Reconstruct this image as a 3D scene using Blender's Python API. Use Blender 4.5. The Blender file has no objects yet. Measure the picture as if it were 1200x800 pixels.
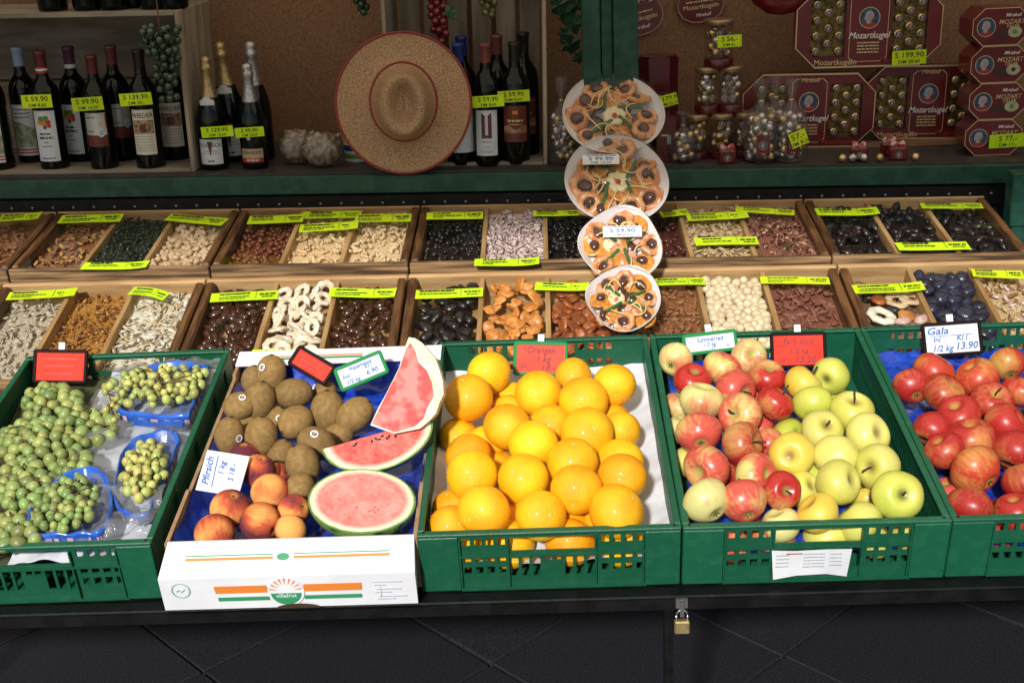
import bpy, math, random
import numpy as np
from mathutils import Vector, Matrix
R = random.Random(7)
PI = math.pi
sc = bpy.context.scene
COL = sc.collection

# ------------------------------------------------------------------ camera
FPX, YAW, ROLL, PITCH = 1450.8, .034, -.0467, math.radians(20)
CAM = Vector((0, 0, 1.61))
_F = Vector((-math.sin(YAW)*math.cos(PITCH), math.cos(YAW)*math.cos(PITCH), -math.sin(PITCH)))
_R0 = Vector((math.cos(YAW), math.sin(YAW), 0)); _U0 = _R0.cross(_F)
_R = _R0*math.cos(ROLL) + _U0*math.sin(ROLL); _U = _U0*math.cos(ROLL) - _R0*math.sin(ROLL)
cam = bpy.data.objects.new('camera', bpy.data.cameras.new('camera')); COL.objects.link(cam)
cam.matrix_world = Matrix(((_R.x, _U.x, -_F.x, CAM.x), (_R.y, _U.y, -_F.y, CAM.y), (_R.z, _U.z, -_F.z, CAM.z), (0, 0, 0, 1)))
cam.data.sensor_width = 36; cam.data.lens = FPX/1200*36; cam.data.clip_start = .05; cam.data.clip_end = 500
sc.camera = cam

# ------------------------------------------------------------------ light
SUN_EL, SUN_AZ = math.radians(33), math.radians(-12)      # azimuth from straight behind the viewer
w = bpy.data.worlds.new('World'); sc.world = w; w.use_nodes = True
nt = w.node_tree
sky = nt.nodes.new('ShaderNodeTexSky'); sky.sky_type = 'NISHITA'; sky.sun_disc = False
sky.sun_elevation = SUN_EL; sky.sun_rotation = PI - SUN_AZ
bg = nt.nodes['Background']; bg.inputs['Strength'].default_value = .05
nt.links.new(sky.outputs[0], bg.inputs['Color'])
sl = bpy.data.lights.new('sun', 'SUN'); sl.energy = 4.5; sl.angle = math.radians(4); sl.color = (1, .96, .9)
so = bpy.data.objects.new('sun', sl); COL.objects.link(so)
to_sun = Vector((math.sin(SUN_AZ)*math.cos(SUN_EL), -math.cos(SUN_AZ)*math.cos(SUN_EL), math.sin(SUN_EL)))
so.rotation_euler = to_sun.to_track_quat('Z', 'Y').to_euler(); so.location = (0, -3, 5)
vs = sc.view_settings; vs.view_transform = 'Standard'; vs.look = 'None'; vs.exposure = 0; vs.gamma = 1

# ------------------------------------------------------------------ frames: real surfaces that things stand on
class Frame:
    def __init__(s, o, ex, ey):
        s.o = Vector(o); s.x = Vector(ex).normalized(); y = Vector(ey); y -= s.x*y.dot(s.x); s.y = y.normalized(); s.z = s.x.cross(s.y)
    def P(s, u, v, w=0): return s.o + s.x*u + s.y*v + s.z*w
    def M(s, u=0, v=0, w=0):
        p = s.P(u, v, w)
        return Matrix(((s.x.x, s.y.x, s.z.x, p.x), (s.x.y, s.y.y, s.z.y, p.y), (s.x.z, s.y.z, s.z.z, p.z), (0, 0, 0, 1)))
    def at(s, px, py, w=0):
        """point (u, v) of the plane w above this surface that lies along a direction of view; also its distance"""
        d = _F + _R*((px-600)/FPX) - _U*((py-400)/FPX)
        t = (s.o + s.z*w - CAM).dot(s.z)/d.dot(s.z)
        q = CAM + d*t - s.o
        return q.dot(s.x), q.dot(s.y), t
def frame_up(y, x0=0, z0=0):      # upright plane facing the viewer at distance y: v is height
    f = Frame.__new__(Frame); f.o = Vector((x0, y, z0)); f.x = Vector((1, 0, 0)); f.y = Vector((0, 0, 1)); f.z = Vector((0, -1, 0)); return f

# ------------------------------------------------------------------ materials
MATS = {}
def lin(c): return tuple(c)+(1,) if len(c) == 3 else c
def mat(n, c, c2=None, sc_=20, det=4, rough=.5, bump=0, bsc=150, metal=0, spec=.5, coat=0, sss=0, rnd=0, stretch=(1, 1, 1), lo=.4, hi=.6, hue=0, alpha=1):
    if n in MATS: return MATS[n]
    m = bpy.data.materials.new(n); m.use_nodes = True; t = m.node_tree; N, L = t.nodes, t.links
    b = N['Principled BSDF']; b.inputs['Roughness'].default_value = rough; b.inputs['Metallic'].default_value = metal
    b.inputs['Specular IOR Level'].default_value = spec; b.inputs['Coat Weight'].default_value = coat; b.inputs['Coat Roughness'].default_value = .15
    if sss: b.inputs['Subsurface Weight'].default_value = sss; b.inputs['Subsurface Radius'].default_value = (.01, .006, .003); b.inputs['Subsurface Scale'].default_value = 1
    tc = N.new('ShaderNodeTexCoord'); oi = N.new('ShaderNodeObjectInfo')
    mp = N.new('ShaderNodeMapping'); mp.inputs['Scale'].default_value = stretch
    ad = N.new('ShaderNodeVectorMath'); ad.operation = 'ADD'; ml = N.new('ShaderNodeMath'); ml.operation = 'MULTIPLY'; ml.inputs[1].default_value = 17
    L.new(oi.outputs['Random'], ml.inputs[0]); L.new(tc.outputs['Object'], mp.inputs[0]); L.new(mp.outputs[0], ad.inputs[0]); L.new(ml.outputs[0], ad.inputs[1])
    col = None
    if c2 is not None:
        nz = N.new('ShaderNodeTexNoise'); nz.inputs['Scale'].default_value = sc_; nz.inputs['Detail'].default_value = det
        L.new(ad.outputs[0], nz.inputs['Vector'])
        r = N.new('ShaderNodeValToRGB'); r.color_ramp.elements[0].position = lo; r.color_ramp.elements[1].position = hi
        r.color_ramp.elements[0].color = lin(c); r.color_ramp.elements[1].color = lin(c2); L.new(nz.outputs['Fac'], r.inputs[0]); col = r.outputs[0]
    else: b.inputs['Base Color'].default_value = lin(c)
    if rnd or hue:
        hs = N.new('ShaderNodeHueSaturation'); mr = N.new('ShaderNodeMapRange'); mr.inputs[3].default_value = 1-rnd; mr.inputs[4].default_value = 1+rnd
        L.new(oi.outputs['Random'], mr.inputs[0]); L.new(mr.outputs[0], hs.inputs['Value'])
        if hue:
            m2 = N.new('ShaderNodeMath'); m2.operation = 'MULTIPLY'; m2.inputs[1].default_value = 7.31; L.new(oi.outputs['Random'], m2.inputs[0])
            m3 = N.new('ShaderNodeMath'); m3.operation = 'FRACT'; L.new(m2.outputs[0], m3.inputs[0])
            mr2 = N.new('ShaderNodeMapRange'); mr2.inputs[3].default_value = .5-hue; mr2.inputs[4].default_value = .5+hue; L.new(m3.outputs[0], mr2.inputs[0]); L.new(mr2.outputs[0], hs.inputs['Hue'])
        if col: L.new(col, hs.inputs['Color'])
        else: hs.inputs['Color'].default_value = lin(c)
        col = hs.outputs[0]
    if col: L.new(col, b.inputs['Base Color'])
    if bump:
        n2 = N.new('ShaderNodeTexNoise'); n2.inputs['Scale'].default_value = bsc; n2.inputs['Detail'].default_value = 3; L.new(ad.outputs[0], n2.inputs['Vector'])
        bp = N.new('ShaderNodeBump'); bp.inputs['Strength'].default_value = bump; bp.inputs['Distance'].default_value = .002
        L.new(n2.outputs['Fac'], bp.inputs['Height']); L.new(bp.outputs[0], b.inputs['Normal'])
    MATS[n] = m; return m

def fruit_mat(n, base, blush, tip, lo, hi, rough=.3, streak=.35, spots=None, rnd=.1, bump=.0, bsc=300, pole=.011, coat=.06, spec=.5, r2=None):
    """skin of an apple or peach: ground colour, blush on one side broken up in streaks, another colour in the stem hollow"""
    if n in MATS: return MATS[n]
    m = bpy.data.materials.new(n); m.use_nodes = True; t = m.node_tree; N, L = t.nodes, t.links
    b = N['Principled BSDF']; b.inputs['Roughness'].default_value = rough; b.inputs['Coat Weight'].default_value = coat; b.inputs['Coat Roughness'].default_value = .2
    b.inputs['Specular IOR Level'].default_value = spec
    tc = N.new('ShaderNodeTexCoord'); oi = N.new('ShaderNodeObjectInfo')
    ml = N.new('ShaderNodeMath'); ml.operation = 'MULTIPLY'; ml.inputs[1].default_value = 23; L.new(oi.outputs['Random'], ml.inputs[0])
    ad = N.new('ShaderNodeVectorMath'); L.new(tc.outputs['Object'], ad.inputs[0]); L.new(ml.outputs[0], ad.inputs[1])
    n1 = N.new('ShaderNodeTexNoise'); n1.inputs['Scale'].default_value = 14; n1.inputs['Detail'].default_value = 1.5; L.new(ad.outputs[0], n1.inputs['Vector'])
    mp = N.new('ShaderNodeMapping'); mp.inputs['Scale'].default_value = (1, 1, .12); L.new(ad.outputs[0], mp.inputs[0])
    n2 = N.new('ShaderNodeTexNoise'); n2.inputs['Scale'].default_value = 170; n2.inputs['Detail'].default_value = 3; L.new(mp.outputs[0], n2.inputs['Vector'])
    mm = N.new('ShaderNodeMath'); mm.operation = 'MULTIPLY_ADD'; mm.inputs[1].default_value = streak; L.new(n2.outputs['Fac'], mm.inputs[0]); L.new(n1.outputs['Fac'], mm.inputs[2])
    r = N.new('ShaderNodeValToRGB'); e = r.color_ramp.elements; e[0].position = lo; e[1].position = hi; e[0].color = lin(base); e[1].color = lin(blush)
    if r2: x = r.color_ramp.elements.new(r2[0]); x.color = lin(r2[1])
    L.new(mm.outputs[0], r.inputs[0])
    n3 = N.new('ShaderNodeTexNoise'); n3.inputs['Scale'].default_value = 420; n3.inputs['Detail'].default_value = 1; L.new(ad.outputs[0], n3.inputs['Vector'])
    r3 = N.new('ShaderNodeValToRGB'); r3.color_ramp.elements[0].position = .68; r3.color_ramp.elements[1].position = .74; L.new(n3.outputs['Fac'], r3.inputs[0])
    mx = N.new('ShaderNodeMix'); mx.data_type = 'RGBA'; f3 = N.new('ShaderNodeMath'); f3.operation = 'MULTIPLY'; f3.inputs[1].default_value = .45 if spots else 0
    L.new(r3.outputs[0], f3.inputs[0]); L.new(f3.outputs[0], mx.inputs[0]); L.new(r.outputs[0], mx.inputs[6]); mx.inputs[7].default_value = lin(spots or base)
    sx = N.new('ShaderNodeSeparateXYZ'); L.new(tc.outputs['Object'], sx.inputs[0])
    cx = N.new('ShaderNodeCombineXYZ'); L.new(sx.outputs[0], cx.inputs[0]); L.new(sx.outputs[1], cx.inputs[1])
    ln = N.new('ShaderNodeVectorMath'); ln.operation = 'LENGTH'; L.new(cx.outputs[0], ln.inputs[0])
    m4 = N.new('ShaderNodeMapRange'); m4.inputs[1].default_value = pole; m4.inputs[2].default_value = pole*.3; L.new(ln.outputs['Value'], m4.inputs[0])
    mx2 = N.new('ShaderNodeMix'); mx2.data_type = 'RGBA'; L.new(m4.outputs[0], mx2.inputs[0]); L.new(mx.outputs[2], mx2.inputs[6]); mx2.inputs[7].default_value = lin(tip)
    hs = N.new('ShaderNodeHueSaturation'); mr = N.new('ShaderNodeMapRange'); mr.inputs[3].default_value = 1-rnd; mr.inputs[4].default_value = 1+rnd
    L.new(oi.outputs['Random'], mr.inputs[0]); L.new(mr.outputs[0], hs.inputs['Value']); L.new(mx2.outputs[2], hs.inputs['Color']); L.new(hs.outputs[0], b.inputs['Base Color'])
    if bump:
        n4 = N.new('ShaderNodeTexNoise'); n4.inputs['Scale'].default_value = bsc; L.new(ad.outputs[0], n4.inputs['Vector'])
        bp = N.new('ShaderNodeBump'); bp.inputs['Strength'].default_value = bump; bp.inputs['Distance'].default_value = .001; L.new(n4.outputs['Fac'], bp.inputs['Height']); L.new(bp.outputs[0], b.inputs['Normal'])
    MATS[n] = m; return m

def glass_mat(n, tint=(1, 1, 1), ior=1.5, rough=.02, haze=0, hazecol=(.7, .75, .8), bump=0, bsc=60):
    """thin sheet: clear with a mirror share that grows at grazing angles"""
    if n in MATS: return MATS[n]
    m = bpy.data.materials.new(n); m.use_nodes = True; t = m.node_tree; N, L = t.nodes, t.links
    N.remove(N['Principled BSDF']); out = N['Material Output']
    tr = N.new('ShaderNodeBsdfTransparent'); tr.inputs[0].default_value = lin(tint); gl = N.new('ShaderNodeBsdfGlossy'); gl.inputs['Roughness'].default_value = rough
    lw = N.new('ShaderNodeLayerWeight'); lw.inputs['Blend'].default_value = .5; pw = N.new('ShaderNodeMath'); pw.operation = 'POWER'; pw.inputs[1].default_value = 5; L.new(lw.outputs['Facing'], pw.inputs[0])
    f0 = ((ior-1)/(ior+1))**2; fr = N.new('ShaderNodeMath'); fr.operation = 'MULTIPLY_ADD'; fr.inputs[1].default_value = 1-f0; fr.inputs[2].default_value = f0; L.new(pw.outputs[0], fr.inputs[0]); mx = N.new('ShaderNodeMixShader')
    src = tr.outputs[0]
    if haze:
        df = N.new('ShaderNodeBsdfDiffuse'); df.inputs[0].default_value = lin(hazecol); m1 = N.new('ShaderNodeMixShader'); m1.inputs[0].default_value = haze
        L.new(tr.outputs[0], m1.inputs[1]); L.new(df.outputs[0], m1.inputs[2]); src = m1.outputs[0]
    L.new(fr.outputs[0], mx.inputs[0]); L.new(src, mx.inputs[1]); L.new(gl.outputs[0], mx.inputs[2]); L.new(mx.outputs[0], out.inputs['Surface'])
    if bump:
        tc = N.new('ShaderNodeTexCoord'); nz = N.new('ShaderNodeTexNoise'); nz.inputs['Scale'].default_value = bsc; nz.inputs['Detail'].default_value = 4; nz.inputs['Distortion'].default_value = 1
        L.new(tc.outputs['Object'], nz.inputs['Vector']); bp = N.new('ShaderNodeBump'); bp.inputs['Strength'].default_value = bump; bp.inputs['Distance'].default_value = .02
        L.new(nz.outputs['Fac'], bp.inputs['Height']); L.new(bp.outputs[0], gl.inputs['Normal']); L.new(bp.outputs[0], lw.inputs['Normal'])
    MATS[n] = m; return m

green_pl = mat('green_plastic', (.006, .088, .043), (.014, .110, .058), 55, det=10, rough=.42, bump=.2, bsc=500, spec=.4, lo=.45, hi=.80, rnd=.12)
black_metal = mat('black_metal', (.003, .003, .0035), (.007, .007, .008), 30, rough=.45, bump=.2, spec=.22)
pine = mat('pine_wood', (.36, .205, .085), (.50, .325, .15), 26, det=6, rough=.65, bump=.25, bsc=90, stretch=(.25, 2.2, 2.2), rnd=.08)
pine_v = mat('pine_wood_lengthwise', (.34, .185, .07), (.48, .30, .13), 26, det=6, rough=.65, bump=.25, bsc=90, stretch=(2.2, .25, 2.2), rnd=.1)
darkwood = mat('stained_wood', (.050, .020, .007), (.15, .070, .025), 30, det=6, rough=.5, bump=.3, bsc=90, stretch=(3, .3, 3), rnd=.15)
edge_wood = mat('weathered_edge_wood', (.07, .035, .015), (.33, .20, .09), 16, det=7, rough=.7, bump=.4, bsc=80, stretch=(.3, 3, 6), lo=.42, hi=.62)
greywood = mat('grey_crate_wood', (.20, .17, .13), (.33, .29, .23), 15, det=7, rough=.8, bump=.4, bsc=60, stretch=(.4, 2, 2), rnd=.12)
greywood_v = mat('grey_crate_wood_upright', (.20, .165, .12), (.36, .31, .24), 15, det=7, rough=.8, bump=.4, bsc=60, stretch=(2, 2, .3), rnd=.15, lo=.35)
green_paint = mat('dark_green_paint', (.004, .045, .030), (.014, .070, .048), 30, rough=.45, bump=.15, bsc=60, spec=.4)
cork = mat('brown_fibreboard', (.15, .078, .042), (.31, .175, .10), 260, det=5, rough=.95, bump=.35, bsc=300, lo=.3, hi=.7)
neon = mat('neon_yellow_green_paper', (.50, .72, .010), (.56, .80, .016), 40, rough=.65, spec=.2, rnd=.12, hue=.012)
neon_d = mat('neon_green_paper', (.50, .78, .02), rough=.6)
white_card = mat('white_card', (.78, .80, .84), (.72, .74, .80), 30, rough=.7, spec=.15)
red_card = mat('fluorescent_red_card', (.80, .048, .030), (.84, .06, .038), 30, rough=.7, spec=.12)
red_card2 = mat('fluorescent_salmon_card', (.80, .085, .06), (.84, .10, .07), 30, rough=.7, spec=.12)
black_pl = mat('black_brown_plastic', (.010, .004, .004), rough=.6, spec=.12)
green_fr = mat('bright_green_plastic', (.01, .22, .06), rough=.55, spec=.2)
ink_blue = mat('blue_marker_ink', (.02, .12, .42), rough=.6)
ink_dark = mat('dark_print', (.03, .03, .02), rough=.7)
ink_grey = mat('grey_print', (.25, .3, .3), rough=.7)
ink_red = mat('faded_red_ink', (.20, .008, .012), rough=.6)
gold_ink = mat('gold_print', (.62, .47, .25), rough=.4, metal=.3)
white_ink = mat('white_print', (.75, .72, .68), rough=.5)
cream = mat('cream_label_paper', (.66, .64, .58), rough=.6)

# ------------------------------------------------------------------ mesh builder
class MB:
    def __init__(s): s.v = []; s.f = []; s.m = []; s.s = []
    def add(s, vs_, fs, m=0, smooth=False, M=None):
        n = len(s.v)
        s.v += [tuple(M @ Vector(p)) for p in vs_] if M is not None else [tuple(p) for p in vs_]
        s.f += [tuple(n+i for i in f) for f in fs]; s.m += [m]*len(fs); s.s += [smooth]*len(fs); return s
    def box(s, x0, x1, y0, y1, z0, z1, m=0, M=None, c=0):
        if c:   # chamfered box
            a = [(x0, x1), (y0, y1), (z0, z1)]; vs_ = []; idx = {}
            import itertools
            for sx, sy, sz in itertools.product((0, 1), repeat=3):
                p = [a[0][sx], a[1][sy], a[2][sz]]; d = [c if q == 0 else -c for q in (sx, sy, sz)]
                for k in range(3):
                    q = [p[j]+(d[j] if j != k else 0) for j in range(3)]; idx[(sx, sy, sz, k)] = len(vs_); vs_.append(q)
            F = []
            for k in range(3):
                o = [j for j in range(3) if j != k]
                for sk in (0, 1):
                    q = []
                    for a1, a2 in ((0, 0), (1, 0), (1, 1), (0, 1)):
                        t = [0, 0, 0]; t[k] = sk; t[o[0]] = a1; t[o[1]] = a2; q.append(idx[(*t, k)])
                    F.append(q)
            for k in range(3):
                o = [j for j in range(3) if j != k]
                for a1 in (0, 1):
                    for a2 in (0, 1):
                        t0 = [0, 0, 0]; t0[o[0]] = a1; t0[o[1]] = a2; t1 = list(t0); t1[k] = 1
                        F.append([idx[(*t0, o[0])], idx[(*t1, o[0])], idx[(*t1, o[1])], idx[(*t0, o[1])]])
            for t in itertools.product((0, 1), repeat=3): F.append([idx[(*t, k)] for k in range(3)])
            return s.add(vs_, F, m, False, M)
        v = [(x0, y0, z0), (x1, y0, z0), (x1, y1, z0), (x0, y1, z0), (x0, y0, z1), (x1, y0, z1), (x1, y1, z1), (x0, y1, z1)]
        return s.add(v, [(0, 3, 2, 1), (4, 5, 6, 7), (0, 1, 5, 4), (1, 2, 6, 5), (2, 3, 7, 6), (3, 0, 4, 7)], m, False, M)
    def lathe(s, prof, n=24, m=0, M=None, smooth=True, mod=None):
        vs_, fs = [], []; rows = []
        for i, (r, z) in enumerate(prof):
            if r < 1e-6: rows.append([len(vs_)]*n); vs_.append((0, 0, z)); continue
            row = []
            for k in range(n):
                a = 2*PI*k/n; rr = r*(mod(i, a) if mod else 1); row.append(len(vs_)); vs_.append((rr*math.cos(a), rr*math.sin(a), z))
            rows.append(row)
        for i in range(len(rows)-1):
            for k in range(n):
                a, b, c, d = rows[i][k], rows[i][(k+1) % n], rows[i+1][(k+1) % n], rows[i+1][k]
                q = []
                for t in (a, b, c, d):
                    if t not in q: q.append(t)
                if len(q) > 2: fs.append(tuple(q))
        return s.add(vs_, fs, m, smooth, M)
    def ball(s, c, r, n=12, k=8, m=0, M=None):
        r = (r, r, r) if not hasattr(r, '__len__') else r
        T = Matrix.Translation(c) @ Matrix.Diagonal((*r, 1))
        if M is not None: T = M @ T
        return s.lathe([(math.sin(PI*i/k), -math.cos(PI*i/k)) for i in range(k+1)], n, m, T)
    def tube(s, pts, r, n=8, m=0, M=None, r1=None):
        pts = [Vector(p) for p in pts]; vs_, fs = [], []; K = len(pts)
        up = Vector((.13, .21, 1)).normalized()
        for i, p in enumerate(pts):
            t = (pts[min(i+1, K-1)]-pts[max(i-1, 0)]).normalized(); a = t.cross(up)
            if a.length < 1e-3: a = t.cross(Vector((1, 0, 0)))
            a.normalize(); b = t.cross(a); rr = r if r1 is None else r+(r1-r)*i/(K-1)
            for k in range(n): q = p + a*(rr*math.cos(2*PI*k/n)) + b*(rr*math.sin(2*PI*k/n)); vs_.append(q)
        for i in range(K-1):
            for k in range(n): fs.append((i*n+k, i*n+(k+1) % n, (i+1)*n+(k+1) % n, (i+1)*n+k))
        fs += [tuple(range(n))[::-1], tuple((K-1)*n+k for k in range(n))]
        return s.add(vs_, fs, m, True, M)
    def prism(s, poly, z0, z1, m=0, M=None, mt=None):
        n = len(poly); v = [(x, y, z0) for x, y in poly]+[(x, y, z1) for x, y in poly]
        s.add(v, [tuple(range(n))[::-1]]+[(i, (i+1) % n, n+(i+1) % n, n+i) for i in range(n)], m, False, M)
        return s.add([(x, y, z1) for x, y in poly], [tuple(range(n))], m if mt is None else mt, False, M)
    def panel(s, xs, zs, solid, t, m=0, M=None):
        """upright plate in x-z, thickness t in y, with the cells where solid(i, j) is false left open"""
        nx, nz = len(xs)-1, len(zs)-1
        S = [[1 if solid(i, j) else 0 for j in range(nz)] for i in range(nx)]
        g = lambda i, j: S[i][j] if 0 <= i < nx and 0 <= j < nz else 0
        for i in range(nx):
            for j in range(nz):
                if not S[i][j]: continue
                x0, x1, z0, z1 = xs[i], xs[i+1], zs[j], zs[j+1]
                q = [[(x0, 0, z0), (x1, 0, z0), (x1, 0, z1), (x0, 0, z1)], [(x0, t, z1), (x1, t, z1), (x1, t, z0), (x0, t, z0)]]
                if not g(i-1, j): q.append([(x0, 0, z0), (x0, 0, z1), (x0, t, z1), (x0, t, z0)])
                if not g(i+1, j): q.append([(x1, 0, z1), (x1, 0, z0), (x1, t, z0), (x1, t, z1)])
                if not g(i, j-1): q.append([(x1, 0, z0), (x0, 0, z0), (x0, t, z0), (x1, t, z0)])
                if not g(i, j+1): q.append([(x0, 0, z1), (x1, 0, z1), (x1, t, z1), (x0, t, z1)])
                for r in q: s.add(r, [(0, 1, 2, 3)], m, False, M)
        return s
    def mesh(s, name, mats):
        me = bpy.data.meshes.new(name); me.from_pydata(s.v, [], s.f)
        for m in (mats if isinstance(mats, (list, tuple)) else [mats]): me.materials.append(m)
        me.polygons.foreach_set('material_index', s.m); me.polygons.foreach_set('use_smooth', s.s); me.update(); return me
    def build(s, name, mats, parent=None, M=None, tri=None):
        o = bpy.data.objects.new(name, s.mesh(name, mats)); COL.objects.link(o)
        if parent is not None: o.parent = parent
        if M is not None: o.matrix_basis = M
        return o

def inst(name, me, parent=None, M=None):
    o = bpy.data.objects.new(name, me); COL.objects.link(o)
    if parent is not None: o.parent = parent
    if M is not None: o.matrix_basis = M
    return o
def tag(o, label=None, cat=None, group=None, kind=None):
    for k, v in (('label', label), ('category', cat), ('group', group), ('kind', kind)):
        if v: o[k] = v
    return o
def empty(name, M, label, cat, group=None):
    o = bpy.data.objects.new(name, None); COL.objects.link(o); o.matrix_world = M; o.empty_display_size = .02
    return tag(o, label, cat, group)
KIDS = {}
def copy_tree(o, M=None, parent=None):
    c = o.copy(); COL.objects.link(c)
    if parent is not None: c.parent = parent
    if M is not None: c.matrix_world = M
    for ch in list(o.children): copy_tree(ch, None, c)
    return c
def T(x=0, y=0, z=0): return Matrix.Translation((x, y, z))
def RX(a): return Matrix.Rotation(a, 4, 'X')
def RY(a): return Matrix.Rotation(a, 4, 'Y')
def RZ(a): return Matrix.Rotation(a, 4, 'Z')
def S3(x, y=None, z=None): return Matrix.Diagonal((x, x if y is None else y, x if z is None else z, 1))
def rot_rand(r=R): return Matrix.Rotation(r.uniform(0, 2*PI), 4, Vector((r.gauss(0, 1), r.gauss(0, 1), r.gauss(0, 1))).normalized())
ORD = ['first', 'second', 'third', 'fourth', 'fifth', 'sixth', 'seventh', 'eighth', 'ninth', 'tenth', 'eleventh', 'twelfth', 'thirteenth', 'fourteenth']

_tx = {}
def text(s, size, m, parent, M, name='lettering', shear=0, ax='CENTER', squeeze=1):
    key = (s, shear, ax, name)
    if key not in _tx:
        cu = bpy.data.curves.new('lettering', 'FONT'); cu.body = s; cu.align_x = ax; cu.align_y = 'CENTER'; cu.shear = shear; cu.resolution_u = 2; cu.offset = .022 if name == 'handwriting' else .010
        ob = bpy.data.objects.new('lettering', cu); COL.objects.link(ob)
        dg = bpy.context.evaluated_depsgraph_get(); me = bpy.data.meshes.new_from_object(ob.evaluated_get(dg)); bpy.data.objects.remove(ob)
        _tx[key] = me
    me = _tx[key].copy(); me.materials.clear(); me.materials.append(m)
    return inst(name, me, parent, M @ S3(size*squeeze, size, size))
# all flat print lies in local x (right), y (up), z (out of the surface)
def dashes(mb, x0, x1, y, h, m=0, z=.0006, r=R, gap=.4):
    x = x0
    while x < x1:
        l = r.uniform(h*.8, h*3.2); l = min(l, x1-x); mb.box(x, x+l, y-h/2, y+h/2, z-.0003, z, m); x += l+h*gap*r.uniform(.6, 1.6)

# ------------------------------------------------------------------ setting: pavement
pav = MB().box(-40, 40, -30, 60, -.05, -.012).build('pavement', mat('dark_grout', (.0025, .0025, .003), rough=.8)); tag(pav, kind='structure')
slab_m = mat('dark_stone_slab', (.006, .007, .010), (.022, .024, .032), 210, det=6, rough=.6, bump=.9, bsc=300, rnd=.12, lo=.3, hi=.7)
sl_s = .456; sl_me = MB().box(-.2245, .2245, -.2245, .2245, -.02, 0, c=.0015).mesh('paving_slab', slab_m)
for i in range(-9, 10):
    for j in range(-9, 10):
        cx = -.16+(i-j)*.3225; cy = 2.337+.3225+(i+j)*.3225
        if abs(cx) < 2.6 and -.6 < cy < 4.0:
            o = inst('paving_slab', sl_me, pav, T(cx, cy, R.uniform(-.0015, .0015)) @ RZ(PI/4+R.uniform(-.006, .006)))

# ------------------------------------------------------------------ the stall
AL = .1619
FC = Frame((0, 1.6543, .70), (1, 0, 0), (0, math.cos(AL), math.sin(AL)))       # crate rims
HC = .108
Z3 = .0237
FS = Frame((0, 3.05, .953), (1, 0, -Z3), (0, 1, 0))                          # shelf top
FT = Frame((0, 2.689, .820), (1, 0, -.022), (0, .341, .050))                  # rims of the upper trays
FB = Frame((0, 2.649-.37*math.cos(.26), .806-.37*math.sin(.26)), (1, 0, -.0145), (0, math.cos(.26), math.sin(.26)))  # rims of the lower trays
stand = empty('stall_counter', T(0, 1.7, 0), 'low black metal counter of the market stall carrying the fruit crates', 'counter')
Ms = stand.matrix_world.inverted()
mf = MB().box(-1.75, 1.75, 1.640, 1.668, .574, .5915, c=.002); mf.box(-1.75, 1.75, 1.634, 1.6395, .572, .589)
mf.build('front_rail', black_metal, stand, Ms)
MB().box(-1.75, 1.75, .0, .66, -HC-.016, -HC-.004, M=Ms @ FC.M()).build('counter_board', black_metal, stand)
for x in (-1.45, .158, 1.5): MB().box(x, x+.014, 1.642, 1.66, 0, .5735).build('leg', black_metal, stand, Ms)
for x in (-1.45, 1.5): MB().box(x, x+.03, 2.55, 2.58, 0, .68).build('leg', black_metal, stand, Ms)
MB().box(-1.75, 1.75, 2.3, 3.1, .60, .615).build('lower_board', black_metal, stand, Ms)
MB().box(-1.75, 1.75, 3.04, 3.06, .6, .86).build('rear_board', black_metal, stand, Ms)

hut = empty('stall_hut', T(0, 3.2, 0), 'wooden market stall hut with dark green frame and brown fibreboard back', 'market stall')
Mh = hut.matrix_world.inverted()
MB().box(-2.6, 2.6, 3.47, 3.50, .0, 2.4).build('back_wall', cork, hut, Mh)
MB().box(-1.9, 2.0, 0, .42, -.02, 0, M=Mh @ FS.M()).build('shelf_board', mat('dark_shelf_board', (.035, .03, .03), (.06, .05, .045), 40, rough=.5), hut)
MB().box(-1.9, 2.0, -.022, -.001, -.050, -.0035, M=Mh @ FS.M(), c=.002).build('shelf_beam', green_paint, hut)
MB().box(-1.9, 2.0, -.030, -.003, -.098, -.053, M=Mh @ FS.M()).build('black_strip', black_metal, hut)
rivet = MB().ball((0, 0, 0), (.0035, .002, .0035), 8, 6).mesh('rivet', mat('steel', (.25, .25, .26), rough=.4, metal=.8))
for k in range(56): inst('rivet', rivet, hut, Mh @ FS.M(-1.5+k*.052, -.031, -.072))
for i, (a, b, y) in enumerate(((.099, .143, 3.052), (.145, .172, 3.058), (.174, .234, 3.052))):
    MB().box(a, b, y, y+.05, .957, 2.4, c=.002).build('post_board', green_paint, hut, Mh)
lt = MB(); lt.box(.181, .187, 3.044, 3.052, 1.14, 1.20); lt.box(.176, .192, 3.046, 3.052, 1.165, 1.172)
lt.build('latch', mat('green_latch', (.02, .06, .05), rough=.4, metal=.4), hut, Mh)
for x in (-2.6, 2.5): MB().box(x, x+.1, 2.95, 3.47, 0, 2.4).build('side_post', green_paint, hut, Mh)
# canopy over the shelf, unseen, added for its shade; canvas passes some light
canvas = bpy.data.materials.new('added_cream_canvas'); canvas.use_nodes = True; _t = canvas.node_tree; _t.nodes.remove(_t.nodes['Principled BSDF'])
_a = _t.nodes.new('ShaderNodeBsdfTranslucent'); _a.inputs[0].default_value = (.95, .80, .60, 1); _b = _t.nodes.new('ShaderNodeBsdfDiffuse'); _b.inputs[0].default_value = (.6, .56, .48, 1); _m = _t.nodes.new('ShaderNodeMixShader'); _m.inputs[0].default_value = .22
_t.links.new(_a.outputs[0], _m.inputs[1]); _t.links.new(_b.outputs[0], _m.inputs[2]); _t.links.new(_m.outputs[0], _t.nodes['Material Output'].inputs['Surface'])
MB().add([(-3, .97, 2.14), (3, .97, 2.14), (3, 3.55, 2.55), (-3, 3.55, 2.55)],
         [(0, 1, 2, 3)]).build('added_canopy', canvas, hut, Mh)
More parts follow.
